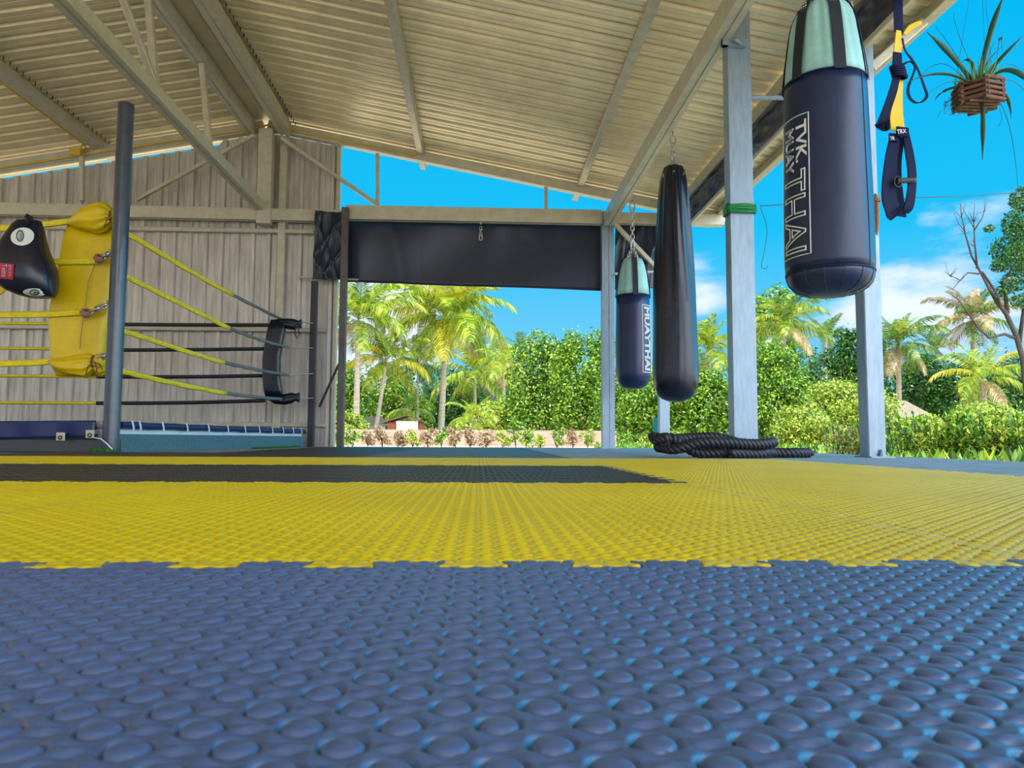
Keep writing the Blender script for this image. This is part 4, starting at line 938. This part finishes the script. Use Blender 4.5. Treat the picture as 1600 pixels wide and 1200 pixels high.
lv = [((1530, 125), (1548, 50), (1570, -10), 9, -.05), ((1530, 128), (1500, 60), (1490, 20), 4, .1), ((1520, 128), (1485, 85), (1448, 50), 8, -.1), ((1518, 128), (1490, 80), (1462, 42), 6, .2),
      ((1515, 130), (1470, 115), (1415, 130), 5, -.1), ((1515, 133), (1485, 128), (1452, 145), 7, -.15), ((1512, 135), (1480, 140), (1460, 157), 4, .1), ((1535, 122), (1548, 78), (1560, 60), 8, .15),
      ((1538, 122), (1565, 90), (1598, 56), 7, -.1), ((1540, 125), (1570, 100), (1600, 115), 6, .1), ((1540, 128), (1580, 110), (1620, 145), 8, -.2), ((1545, 132), (1585, 128), (1612, 165), 6, .2),
      ((1534, 150), (1536, 190), (1535, 250), 7, -.1), ((1545, 145), (1575, 190), (1591, 300), 7, 0), ((1550, 135), (1572, 150), (1580, 185), 5, -.1), ((1555, 120), (1562, 62), (1566, 80), 7, .1),
      ((1525, 125), (1515, 95), (1500, 100), 5, .2), ((1520, 130), (1505, 112), (1498, 106), 6, -.2), ((1536, 125), (1545, 95), (1580, 60), 4, .3), ((1510, 132), (1475, 100), (1440, 118), 5, .25), ((1548, 122), (1575, 80), (1640, 40), 6, .15)]
for i, (a, m_, e, w, dy) in enumerate(lv):
    A, B, C = P(*a, Yp+dy*.3), P(*m_, Yp+dy*.8), P(*e, Yp+dy*1.2); pts = []; ws = []
    for t in np.linspace(0, 1, 14):
        t = float(t); pts.append(A*((1-t)*(1-2*t))+B*(4*t*(1-t))+C*(t*(2*t-1))); ws.append(w*k_*(.75+.5*t)*(1 if t < .65 else max(.08, (1-t)/.35)))
    MB().ribbon(pts, ws, .002, (.5, .75, .35) if i % 2 else (.7, -.6, .5)).build('leaf', M_leafd, pl, smooth=True)
V = []; Q = []
for _ in range(130):
    a = random.uniform(0, 6.28); r = random.uniform(0, R6*.7); x = cc.x+r*math.cos(a); y = cc.y+r*math.sin(a); z = cc.z+16*k_; hh = random.uniform(.04, .11); dx = math.cos(a)*hh*.6; dy = math.sin(a)*hh*.6; w = .005
    n0 = len(V); V += [(x-w, y, z), (x+w, y, z), (x+dx+w*.3, y+dy, z+hh), (x+dx-w*.3, y+dy, z+hh)]; Q.append((n0, n0+1, n0+2, n0+3))
meshnp('sprouts', V, Q, mat('sprout_green', (.05, .22, .03), .6, island=[(.03, .12, .02), (.10, .30, .05)]), pl)
b = MB()
for i in range(14):
    x = 1480+random.uniform(-6, 20); y = 150+random.uniform(0, 15); pts = [P(x+j*random.uniform(-5, 3), y+j*random.uniform(0, 7), Yp+random.uniform(-.03, .03)) for j in range(5)]; MB().tube(pts, .0012, 4).build('aerial_root', M_dcord, pl)
MB().tube([P(1562, 170, Yp), P(1566, 185, Yp), P(1560, 198, Yp)], .0014, 4).build('aerial_root', M_dcord, pl)
b = MB()
top = Vector((cc.x+.05, cc.y, roofz(2.98)-.1))
for s in range(3):
    a = rot6+s*2*PI/3; b.tube([Vector((cc.x+R6*math.cos(a), cc.y+R6*math.sin(a), cc.z+18*k_)), top], .0012, 4)
b.build('hanging_wire', M_dcord, pl)
# ---------------------------------------------------------------- garden: palms, trees, shrubs, huts
GZ = -.12
def leafcloud(blobs, n, size, rng, flat=.0, droop=0.):
    """blobs: (centre, radii) ; returns rhombus leaves scattered over their shells"""
    C_ = np.array([b[0] for b in blobs]); R_ = np.array([b[1] for b in blobs]); w = R_[:, 0]*R_[:, 2]; w = w/w.sum()
    k = rng.choice(len(blobs), n, p=w); d = rng.normal(size=(n, 3)); d /= np.linalg.norm(d, axis=1)[:, None]
    rr = 1.04-np.abs(rng.normal(0, .16, n))+(rng.random(n) < .12)*rng.random(n)*.28; rr = np.where(rng.random(n) < .15, rng.random(n), rr)
    if droop > .5: rr = np.where(rng.random(n) < .25, rr+rng.random(n)**2*.55, rr)
    p = C_[k]+d*R_[k]*rr[:, None]
    nrm = d*.8+rng.normal(size=(n, 3))*.55+np.array([0, 0, .35]); nrm /= np.linalg.norm(nrm, axis=1)[:, None]
    t = np.cross(nrm, rng.normal(size=(n, 3))); t[:, 2] -= droop; t /= np.linalg.norm(t, axis=1)[:, None]; b = np.cross(nrm, t)
    s = size*rng.uniform(.6, 1.3, n)[:, None]
    V = np.stack([p-t*s*.5, p+b*s*.24, p+t*s*.5, p-b*s*.24], 1).reshape(-1, 3)
    V[:, 2] = np.maximum(V[:, 2], GZ+.01)
    return V, np.arange(4*n).reshape(-1, 4)
def crown(c, rx, rz, rng, m=14):
    out = [((c.x, c.y, c.z-.05*rz), (rx*.86, rx*.6, rz*.88)), ((c.x, c.y, c.z-.5*rz), (rx*.9, rx*.6, rz*.5))]
    for i in range(m):
        a = rng.uniform(0, 2*PI); e = rng.uniform(-.8, 1); q = math.sqrt(max(0, 1-e*e))
        f = rng.uniform(.6, .92); s = rng.uniform(.14, .38)
        out.append(((c.x+rx*f*q*math.cos(a), c.y+rx*.7*f*q*math.sin(a), c.z+rz*f*e), (rx*s, rx*s, rz*s*.85)))
    return out
def tree(name, label, cat, px, ytop, ybot, Y, hw, material, n, leaf, trunk=.12, group=None, m=24, trunk_to=None, seed=0, droop=.2):
    rng = np.random.default_rng(int(px*7+ytop+seed)+5); a = P(px, ytop, Y); b_ = P(px, ybot, Y); w = hw/F*Y
    zb = max(b_.z, GZ+.05); c = Vector((a.x, Y, (a.z+zb)/2)); rz = (a.z-zb)/2
    t = thing(name, (a.x, Y, GZ), label, cat, group)
    leaf *= .80; n = int(n*1.7)
    V, Q = leafcloud(crown(c, w, rz, rng, m), n, leaf, rng, droop=droop); meshnp('foliage', V, Q, material, t)
    b = MB(); x = a.x
    b.tube([(x, Y, GZ), (x+w*.06, Y, GZ+(c.z-GZ)*.4), (x-w*.04, Y, c.z)], [trunk*Y/30*1.1, trunk*Y/30*.8, trunk*Y/30*.5], 8)
    for k in range(5):
        an = k*1.3; b.tube([(x, Y, GZ+(c.z-GZ)*(.35+.1*k)), (x+w*.35*math.cos(an), Y+w*.3*math.sin(an), c.z+rz*.1*k-.1*rz), (x+w*.6*math.cos(an), Y+w*.5*math.sin(an), c.z+rz*.35)], [trunk*Y/30*.5, trunk*Y/30*.3, trunk*Y/30*.12], 6)
    b.build('trunk', M_bark2, t, smooth=True)
    return t
# palms ------------------------------------------------------------
def frond_mesh(name, a0, bend, material, seed, dens=34, lw=.026, droop=.45, ll=.27):
    rng = np.random.default_rng(seed); V = []; Q = []
    n = 16; pts = []; x = z = 0; ang = a0
    for i in range(n+1):
        pts.append((x, z, ang)); x += math.cos(ang)/n; z += math.sin(ang)/n; ang -= bend/n*(.4+1.2*i/n)
    def at(t):
        f = t*n; i = min(int(f), n-1); u = f-i; a = pts[i]; b = pts[i+1]; return a[0]+(b[0]-a[0])*u, a[1]+(b[1]-a[1])*u, a[2]
    # rachis
    for i in range(n):
        w0 = .012*(1-i/n)+.002; w1 = .012*(1-(i+1)/n)+.002; a = pts[i]; b = pts[i+1]; k = len(V)
        V += [(a[0], -w0, a[1]), (a[0], w0, a[1]), (b[0], w1, b[1]), (b[0], -w1, b[1])]; Q.append((k, k+1, k+2, k+3))
    for j in range(dens):
        t = .13+.87*(j+rng.random()*.4)/dens; X, Z, A = at(min(t, .999)); l = ll*(math.sin(PI*min(1, t*.82+.16))**.6)*rng.uniform(.85, 1.1)
        for s in (-1, 1):
            fwd = .55+.5*t; d = np.array([math.cos(A)*fwd, s*1.0, math.sin(A)*fwd+.25]); d /= np.linalg.norm(d)
            p0 = np.array([X, 0, Z]); p1 = p0+d*l*.5; p2 = p1+(d+np.array([0, 0, -droop*2*rng.uniform(.7, 1.3)]))*l*.48
            wv = np.array([math.cos(A), 0, math.sin(A)])*lw*.5; k = len(V)
            V += [tuple(p0-wv*.5), tuple(p0+wv*.5), tuple(p1+wv), tuple(p1-wv)]; Q.append((k, k+1, k+2, k+3))
            V += [tuple(p2+wv*.15), tuple(p2-wv*.15)]; Q.append((k+3, k+2, k+4, k+5))
    o = meshnp(name, V, Q, material); me = o.data; bpy.data.objects.remove(o); return me
FM = {}
def fronds(material):
    if material.name not in FM:
        FM[material.name] = [frond_mesh('frond', 1.25, .9, material, 1, droop=.25), frond_mesh('frond', .95, 1.5, material, 2, droop=.4), frond_mesh('frond', .55, 1.5, material, 3, droop=.55), frond_mesh('frond', .1, 1.5, material, 4, droop=.7), frond_mesh('frond', -.5, 1.0, material, 5, droop=.6)]
    return FM[material.name]
def palm(label, crown_px, Y, base_px, length, material, n=22, trunk=.13, mat2=None, group=None, seed=0, up_=0., spread=1.):
    rnd = random.Random(seed*13+int(crown_px[0])); c = P(*crown_px, Y); b0 = P(*base_px, Y); b0.z = GZ
    t = thing('palm_tree', (b0.x, Y, GZ), label, 'palm tree', group)
    m = b0.lerp(c, .5)+Vector(((b0.x-c.x)*-.12, 0, 0)); pts = []; rs = []
    for i in range(15):
        s = i/14; pts.append(b0*((1-s)**2)+m*(2*s*(1-s))+c*(s*s)); rs.append(trunk*(1.35-.55*s)*(1+.07*(i % 2)))
    MB().tube(pts, rs, 10).build('trunk', M_bark, t, smooth=True)
    b = MB()
    for k in range(7): a = k*.9; b.lathe([(-.1*length/4, .01), (-.05*length/4, .07*length/4), (.02, .09*length/4), (.09*length/4, .05*length/4), (.12*length/4, .01)], c+Vector((.16*math.cos(a), .16*math.sin(a), -.16))*(length/4), 8)
    b.build('coconuts', M_gold if material in (LM_gold,) else M_bark, t, smooth=True)
    for k in range(n):
        s = (k+.5)/n; lv_ = min(4, int(max(0, s-up_)*5)); mm = (mat2 if (mat2 and rnd.random() < .28) else material)
        if lv_ == 4 and rnd.random() < .35: mm = LM_dry
        o = bpy.data.objects.new('frond', fronds(mm)[lv_]); COL.objects.link(o); o.parent = t
        o.location = c-Vector(t.location)+Vector((0, 0, .04*length*(1-s))); a = k*2.399+rnd.uniform(-.25, .25)
        L_ = length*rnd.uniform(.85, 1.1)*(.8 if lv_ == 0 else 1)*(.8 if lv_ == 4 else 1)
        o.rotation_euler = (rnd.uniform(-.25, .25), rnd.uniform(-.12, .12), a); o.scale = (L_*spread, L_, L_)
    return t
palm('large coconut palm with full drooping crown in the middle of the back opening', (697, 496), 44, (688, 690), 4.5, LM_palm, 38, .15, LM_gold, up_=-.06)
palm('tall coconut palm at the left of the opening, partly behind the thin brown post', (560, 500), 40, (556, 690), 3.9, LM_palm, 26, .14, LM_palmd)
palm('slender leaning palm with golden fronds between the thin post and the large palm', (603, 566), 42, (584, 668), 2.9, LM_palm, 18, .10, LM_gold)
palm('thin palm behind the large palm, only its straight trunk clear, left side', (653, 572), 48, (652, 690), 2.6, LM_palmd, 14, .07)
palm('thin straight-trunked palm right of the large palm', (788, 574), 40, (787, 690), 1.9, LM_palm, 12, .08, LM_gold)
palm('leafy palm crowding behind the right side of the large palm', (742, 585), 52, (742, 690), 3.9, LM_palm, 20, .12, LM_gold)
palm('dark palm tip above the mango trees left of the back corner post', (812, 545), 60, (812, 690), 2.2, LM_palmd, 12, .1)
palm('bright palm right of the long black bag', (1108, 552), 30, (1106, 690), 2.3, LM_palm, 20, .1, seed=3, up_=.1)
palm('pale green palm below the big bag, right of the wide post', (1224, 508), 38, (1226, 690), 2.7, LM_palm, 22, .13, LM_palmd, seed=4)
palm('dark spiky palm behind the round tree', (1290, 530), 55, (1290, 690), 2.6, LM_palmd, 12, .12, seed=5, up_=.3)
palm('shaggy palm half hidden behind the right post', (1404, 540), 40, (1404, 690), 2.9, LM_palmd, 22, .13, LM_palm, seed=6)
palm('tall dark-fronded palm against white cloud near the slanting tree', (1520, 500), 40, (1524, 690), 2.8, LM_palmd, 24, .14, LM_dry, seed=7)
palm('small dark palm between the strap post and the tall dark palm', (1462, 548), 55, (1462, 690), 2.4, LM_palmd, 13, .1, seed=8, up_=.3)
palm('short golden palm low at the right above the bright bushes', (1536, 592), 26, (1536, 690), 2.0, LM_palm, 18, .12, LM_gold, seed=9)
palm('low palm fronds behind the brick wall, right of the large palm', (740, 655), 30, (740, 690), 1.5, LM_palm, 12, .08, seed=10)
palm('low palm sprouting between the hut and the leaning palm', (640, 640), 46, (640, 690), 2.0, LM_palm, 12, .08, LM_palmd, seed=11)
# leafy trees
tree('mango_tree', 'glossy green mango tree left of the back corner post, nearer the palms', 'tree', 838, 518, 694, 33, 52, LM_mango, 9000, .20)
tree('mango_tree', 'dense mango tree touching the back corner post on its left', 'tree', 912, 508, 694, 31, 54, LM_mango, 9000, .19)
tree('mango_tree', 'low mango tree seen below the small mint-topped bag', 'tree', 990, 560, 694, 28, 58, LM_mango, 7000, .17)
tree('mango_tree', 'bright mango tree between the long bag and the wide post', 'tree', 1090, 575, 694, 27, 66, LM_mango, 8500, .17)
tree('broadleaf_tree', 'tall dark green tree top rising behind the pale palm right of the wide post', 'tree', 1206, 432, 640, 46, 40, LM_mango, 6500, .28)
tree('mango_tree', 'large leafy tree just right of the wide post', 'tree', 1216, 535, 696, 25, 60, LM_mango, 9500, .155)
tree('broadleaf_tree', 'round dark green tree under the big bag, left of the strap post', 'tree', 1342, 503, 625, 42, 46, LM_dark, 7000, .24)
tree('broadleaf_tree', 'dark tree filling the gap behind the round tree', 'tree', 1290, 545, 690, 45, 50, LM_dark, 5000, .28)
tree('bamboo_bush', 'feathery yellow green bush left of the strap post', 'bush', 1318, 590, 700, 21, 74, LM_yel, 13000, .12, droop=.6)
tree('bamboo_bush', 'yellow green bush low between the wide post and the feathery bush', 'bush', 1255, 632, 702, 18, 50, LM_yel, 7000, .10, droop=.6)
tree('broadleaf_tree', 'dark trees behind the shaggy palm right of the strap post', 'tree', 1440, 548, 690, 44, 62, LM_dark, 6500, .28)
tree('broadleaf_tree', 'dark green tree below the tall dark palm', 'tree', 1500, 560, 690, 40, 60, LM_dark, 6500, .26)
tree('broadleaf_tree', 'deep green tree at the right photo edge below the slanting trunk', 'tree', 1590, 540, 690, 34, 55, LM_dark, 6500, .22)
tree('broadleaf_bush', 'bright lime bush at the right between hedge and golden palm', 'bush', 1535, 622, 700, 17, 70, LM_yel, 11000, .10)
tree('broadleaf_bush', 'lime green bush right of the thatched roof ridge', 'bush', 1440, 648, 700, 16, 50, LM_yel, 7000, .09)
tree('broadleaf_tree', 'green tree behind the thin post at the left end of the opening', 'tree', 540, 565, 694, 50, 50, LM_mango, 6000, .28)
tree('broadleaf_tree', 'green tree behind the hut between two palms', 'tree', 622, 590, 694, 52, 56, LM_mango, 6500, .28)
tree('broadleaf_tree', 'deep green undergrowth tree behind the large palm trunk', 'tree', 712, 585, 694, 56, 62, LM_dark, 6500, .30)
tree('broadleaf_bush', 'light bush at the foot of the palms right of the hut', 'bush', 770, 625, 694, 34, 50, LM_yel, 6000, .18)
tree('broadleaf_bush', 'pale bush at the left bottom of the opening beside the thatched hut', 'bush', 540, 640, 696, 30, 36, LM_yel, 4500, .15)
farn = ['the ribbed wall end', 'the thin brown post', 'the leaning palm and thatched hut', 'the white-walled hut', 'the large palm', 'the thin straight palm', 'the mango tree touching the corner post', 'the small mint-topped bag', 'the long black bag', 'the wide post', 'the pale palm right of the wide post', 'the round tree', 'the strap post and shaggy palm', 'the bright bush right of the thatched roof', 'the golden palm at right', 'the right photo edge']
for i, (x, y) in enumerate(((430, 590), (500, 568), (580, 560), (660, 556), (745, 560), (820, 555), (900, 550), (985, 556), (1070, 552), (1160, 545), (1250, 540), (1330, 548), (1410, 560), (1490, 556), (1570, 562), (1660, 560))):
    tree('far_tree', 'distant dark tree, far behind ' + farn[i], 'tree', x, y, 694, 78, 66, LM_dark, 2600, .55, group='distant tree belt', m=8)
# slanting tree at far right
Ys_ = 20.; sl = thing('slanting_tree', P(1608, 690, Ys_), 'leaning tree with bare forked branches and leaves at the upper right edge', 'tree')
b = MB(); k = Ys_/F
def br(pts, r0, r1, dz=0.): b.tube([P(x, y, Ys_+dz*i/len(pts)) for i, (x, y) in enumerate(pts)], [r0+(r1-r0)*i/(len(pts)-1) for i in range(len(pts))], 7)
br([(1612, 700), (1604, 610), (1598, 560), (1588, 525), (1572, 490), (1556, 470)], .09, .055)
br([(1556, 470), (1545, 450), (1532, 425), (1518, 400), (1508, 365), (1502, 335), (1500, 315)], .045, .008, .5)
br([(1564, 482), (1558, 460), (1545, 440), (1535, 425)], .04, .03, -.5); br([(1527, 420), (1523, 380), (1521, 340), (1523, 318)], .03, .006); br([(1522, 360), (1535, 340), (1541, 318)], .02, .006)
br([(1585, 528), (1570, 522), (1545, 528), (1528, 512), (1514, 492), (1496, 466)], .05, .015, -.6); br([(1524, 360), (1512, 340), (1500, 318)], .014, .004)
br([(1530, 428), (1512, 426), (1500, 438), (1484, 430), (1476, 424)], .025, .005); br([(1500, 438), (1490, 450), (1480, 455)], .015, .004); br([(1508, 362), (1498, 350), (1490, 330)], .014, .004); br([(1574, 490), (1570, 450), (1580, 420), (1600, 390)], .06, .02, 1); br([(1592, 540), (1600, 480), (1610, 430)], .06, .03, .5)
for _ in range(46):
    x0 = random.choice([(1502, 340), (1508, 365), (1521, 345), (1538, 330), (1484, 432), (1498, 440), (1494, 466), (1515, 395), (1523, 385)]); dx = random.uniform(-16, 14); dy = random.uniform(-26, 6)
    br([x0, (x0[0]+dx*.5, x0[1]+dy*.4), (x0[0]+dx, x0[1]+dy)], .008, .003, random.uniform(-.6, .6))
b.build('branches', M_bark2, sl, smooth=True)
rng = np.random.default_rng(5)
bl = [((P(x, y, Ys_+dz)), (r*k, r*k, r*k*h)) for x, y, r, h, dz in ((1590, 350, 22, 1.1, 0), (1572, 390, 22, 1, .6), (1600, 400, 26, 1, -.5), (1562, 415, 13, .8, 0), (1585, 440, 20, .8, .5), (1565, 455, 12, .7, 0), (1596, 470, 16, .7, 0), (1545, 357, 8, .8, .2), (1600, 310, 20, 1, 0), (1630, 380, 40, 1.6, .5))]
bl = [((q.x, q.y, q.z), r) for q, r in bl]
V, Q = leafcloud(bl, 11000, .10, rng, droop=.5); meshnp('foliage', V, Q, LM_dark, sl)
# hedge plants beside the slab at the right
hl = ['leftmost dense hedge plant just right of the strap post', 'second hedge plant right of the strap post', 'third hedge plant from the strap post, glossy upright leaves', 'fourth hedge plant from the strap post', 'fifth hedge plant from the strap post', 'last hedge plant at the right photo edge', 'hedge plant hidden partly by the strap post', 'hedge plant seen behind the rope tail']
for i, (x, yt, yb, Y, hw) in enumerate(((1432, 655, 716, 7.6, 30), (1470, 660, 718, 7.2, 30), (1508, 652, 719, 7.0, 30), (1545, 658, 721, 6.8, 30), (1580, 662, 722, 6.6, 30), (1620, 655, 724, 6.4, 34), (1380, 668, 712, 8.2, 30), (1325, 668, 710, 8.6, 32))):
    rng = np.random.default_rng(i+50); t = thing('hedge_plant', (P(x, yb, Y).x, Y, GZ), hl[i], 'shrub', 'hedge beside the concrete edge'); V = []; Q = []; b = MB(); cx_ = P(x, yb, Y).x; w = hw/F*Y; H = P(x, yt, Y).z-GZ
    for s in range(30):
        a = rng.uniform(0, 6.28); r = w*1.15*math.sqrt(rng.random()); bx, by = cx_+r*math.cos(a), Y+r*math.sin(a)*.9; hgt = H*rng.uniform(.45, 1.12); tx, ty = bx+rng.normal()*.05, by+rng.normal()*.05
        b.tube([(bx, by, GZ), ((bx+tx)/2, (by+ty)/2, GZ+hgt*.5), (tx, ty, GZ+hgt)], .004, 4)
        for q in range(26):
            f = .04+.96*q/25; a2 = q*2.4+rng.random(); L_ = .066*rng.uniform(.7, 1.35); el = .9*f+rng.uniform(-.3, .5); d = np.array([math.cos(a2)*math.cos(el), math.sin(a2)*math.cos(el), math.sin(el)]); sd = np.cross(d, [0, 0, 1]); sd = sd/np.linalg.norm(sd)*L_*.22
            p = np.array([bx+(tx-bx)*f, by+(ty-by)*f, GZ+hgt*f]); n0 = len(V); V += [tuple(p), tuple(p+d*L_*.5+sd), tuple(p+d*L_-np.array([0, 0, .006])), tuple(p+d*L_*.5-sd)]; Q.append((n0, n0+1, n0+2, n0+3))
    meshnp('foliage', V, Q, [LM_mango, LM_yel, LM_mango][i % 3] if i != 7 else LM_shrub, t); b.build('stems', M_bark2, t)
# row of young shrubs before the brick wall
cnt = {'reddish': 0, 'green': 0}; ordn = ['first', 'second', 'third', 'fourth', 'fifth', 'sixth', 'seventh', 'eighth', 'ninth', 'tenth', 'eleventh', 'twelfth', 'thirteenth', 'fourteenth', 'fifteenth', 'sixteenth', 'seventeenth']
reds = {575, 598, 622, 668, 712, 735, 760, 895}
for i, x in enumerate((505, 528, 551, 575, 598, 622, 645, 668, 690, 712, 735, 760, 785, 806, 822, 845, 870, 895, 918, 975, 1000, 1012, 1060, 1100)):
    rng = np.random.default_rng(i+200); Y = rng.uniform(17, 19.5); h = rng.uniform(.28, .52) if x not in (797, 806) else .7; cx_ = P(x, 690, Y).x; m_ = LM_red if x in reds else (LM_yel if i % 3 == 0 else LM_mango)
    kd = 'reddish' if x in reds else 'green'; cnt[kd] += 1
    t = thing('young_shrub', (cx_, Y, GZ), '%s %s young shrub from the thin brown post, before the low brick wall' % (ordn[cnt[kd]-1], kd), 'shrub', kd+' young shrubs')
    bl = [((cx_+rng.normal()*.07, Y+rng.normal()*.07, GZ+h*f), (.13, .13, .11)) for f in (.35, .5, .65, .8, .95)]
    V, Q = leafcloud(bl, 300, .085, rng); meshnp('foliage', V, Q, m_, t)
    b = MB()
    for s in range(4): b.tube([(cx_, Y, GZ), (cx_+rng.normal()*.07, Y+rng.normal()*.07, GZ+h*.7)], .008, 5)
    b.build('stems', M_bark2, t)
# low brick wall
b = MB(); b.box((P(470, 690, 21.5).x, 21.5, GZ), (P(900, 690, 21.5).x+1.2, 21.62, GZ+.48))
tag(b.build('brick_wall', M_brick), 'low pale pink brick garden wall behind the row of young shrubs', 'wall')
rngw = np.random.default_rng(77); nW = 26000
wx = rngw.uniform(1.2, 16, nW); wy = rngw.uniform(9.6, 26, nW); m1 = wx > 9.5
side_n = 9000; wx = np.concatenate([wx, rngw.uniform(4.0, 11, side_n)]); wy = np.concatenate([wy, rngw.uniform(5.0, 11, side_n)]); nW += side_n
ok = (wx/wy > .16) & ~((wy > 21.2) & (wy < 21.9) & (wx < 4.6)); wx = wx[ok]; wy = wy[ok]; nW = len(wx)
hh = rngw.uniform(.04, .15, nW)*(1+.4*np.sin(wx*1.7)*np.sin(wy*1.3)); an = rngw.uniform(0, 6.28, nW); ww = .012+.0012*wy
b0_ = np.stack([wx, wy, np.full(nW, GZ)], 1); tp_ = b0_+np.stack([np.cos(an)*hh*.5, np.sin(an)*hh*.5, hh], 1); sd_ = np.stack([-np.sin(an)*ww, np.cos(an)*ww, 0*ww], 1)
Vw = np.stack([b0_, (b0_+tp_)/2+sd_, tp_, (b0_+tp_)/2-sd_], 1).reshape(-1, 3)
tag(meshnp('weeds', Vw, np.arange(4*nW).reshape(-1, 4), LM_mango), 'low weeds and ground cover between the concrete edge and the trees at right', 'weeds', kind='stuff')
# hut with white wall
Yh = 40.; hp = P(632, 690, Yh); kk = Yh/F
hut = thing('garden_hut', (hp.x, Yh, GZ), 'small white-walled hut with brown gabled roof beside the large palm trunk', 'hut')
zt_ = P(632, 658, Yh).z; hx0, hx1 = P(602, 690, Yh).x, P(660, 690, Yh).x
MB().box((P(619, 675, Yh).x, Yh, GZ), (P(653, 675, Yh).x, Yh+1.5, zt_)).build('white_wall', M_hutw, hut)
M_rb = mat('red_brown_boards', (.28, .08, .04), .8, vary=.3)
MB().box((hx0+.1, Yh+.05, GZ), (P(618, 675, Yh).x, Yh+1.5, zt_-.1)).build('brown_wall', M_rb, hut); MB().box((P(654, 675, Yh).x, Yh+.05, GZ), (hx1, Yh+1.5, zt_-.1)).build('brown_wall', M_rb, hut)
rz = P(635, 650, Yh).z; b = MB()
xm = P(635, 675, Yh).x
b.beam((hx0-.12, Yh-.1, zt_-.06), (hx0-.12, Yh+1.7, zt_-.06), .001, .001)
for sx, xe in ((-1, hx0-.2), (1, hx1+.25)): b.add([(xm, Yh-.25, rz), (xe, Yh-.25, zt_-.12), (xe, Yh+1.8, zt_-.12), (xm, Yh+1.8, rz), (xm, Yh-.25, rz+.07), (xe, Yh-.25, zt_-.06), (xe, Yh+1.8, zt_-.06), (xm, Yh+1.8, rz+.07)], [(0, 1, 2, 3), (7, 6, 5, 4), (0, 4, 5, 1), (1, 5, 6, 2), (2, 6, 7, 3), (3, 7, 4, 0)])
b.build('roof', M_hutr, hut)
def thatched(label, pxl, pxr, yt, yb, Y, win=None):
    xl, xr = P(pxl, 690, Y).x, P(pxr, 690, Y).x; z1 = P(pxl, yt, Y).z; z0 = P(pxl, yb, Y).z; t = thing('thatched_hut', ((xl+xr)/2, Y, GZ), label, 'hut'); o = (xr-xl)*.16
    hw_ = MB().box((xl+o, Y+.1, GZ), (xr-o, Y+1.6, z0+.05)).build('wall', M_hutw, t)
    b = MB(); ym = Y+.9
    b.add([(xl, Y-.3, z0), (xr, Y-.3, z0), (xr-o*1.5, ym, z1), (xl+o*1.5, ym, z1), (xl, Y+2.1, z0), (xr, Y+2.1, z0)], [(0, 1, 2, 3), (1, 5, 2), (5, 4, 3, 2), (4, 0, 3), (0, 4, 5, 1)]); b.build('thatched_roof', M_thatch, t)
    if win: MB().box((P(win[0], 675, Y).x, Y+.06, P(win[0], win[3], Y).z), (P(win[1], 675, Y).x, Y+.1, P(win[0], win[2], Y).z)).build('turquoise_window', M_turq, hw_)
thatched('small thatched hut with turquoise window left of the white-walled hut', 555, 604, 650, 665, 43, (569, 577, 666, 674))
thatched('grey thatched roof just right of the strap post among the bushes', 1385, 1462, 623, 655, 22)
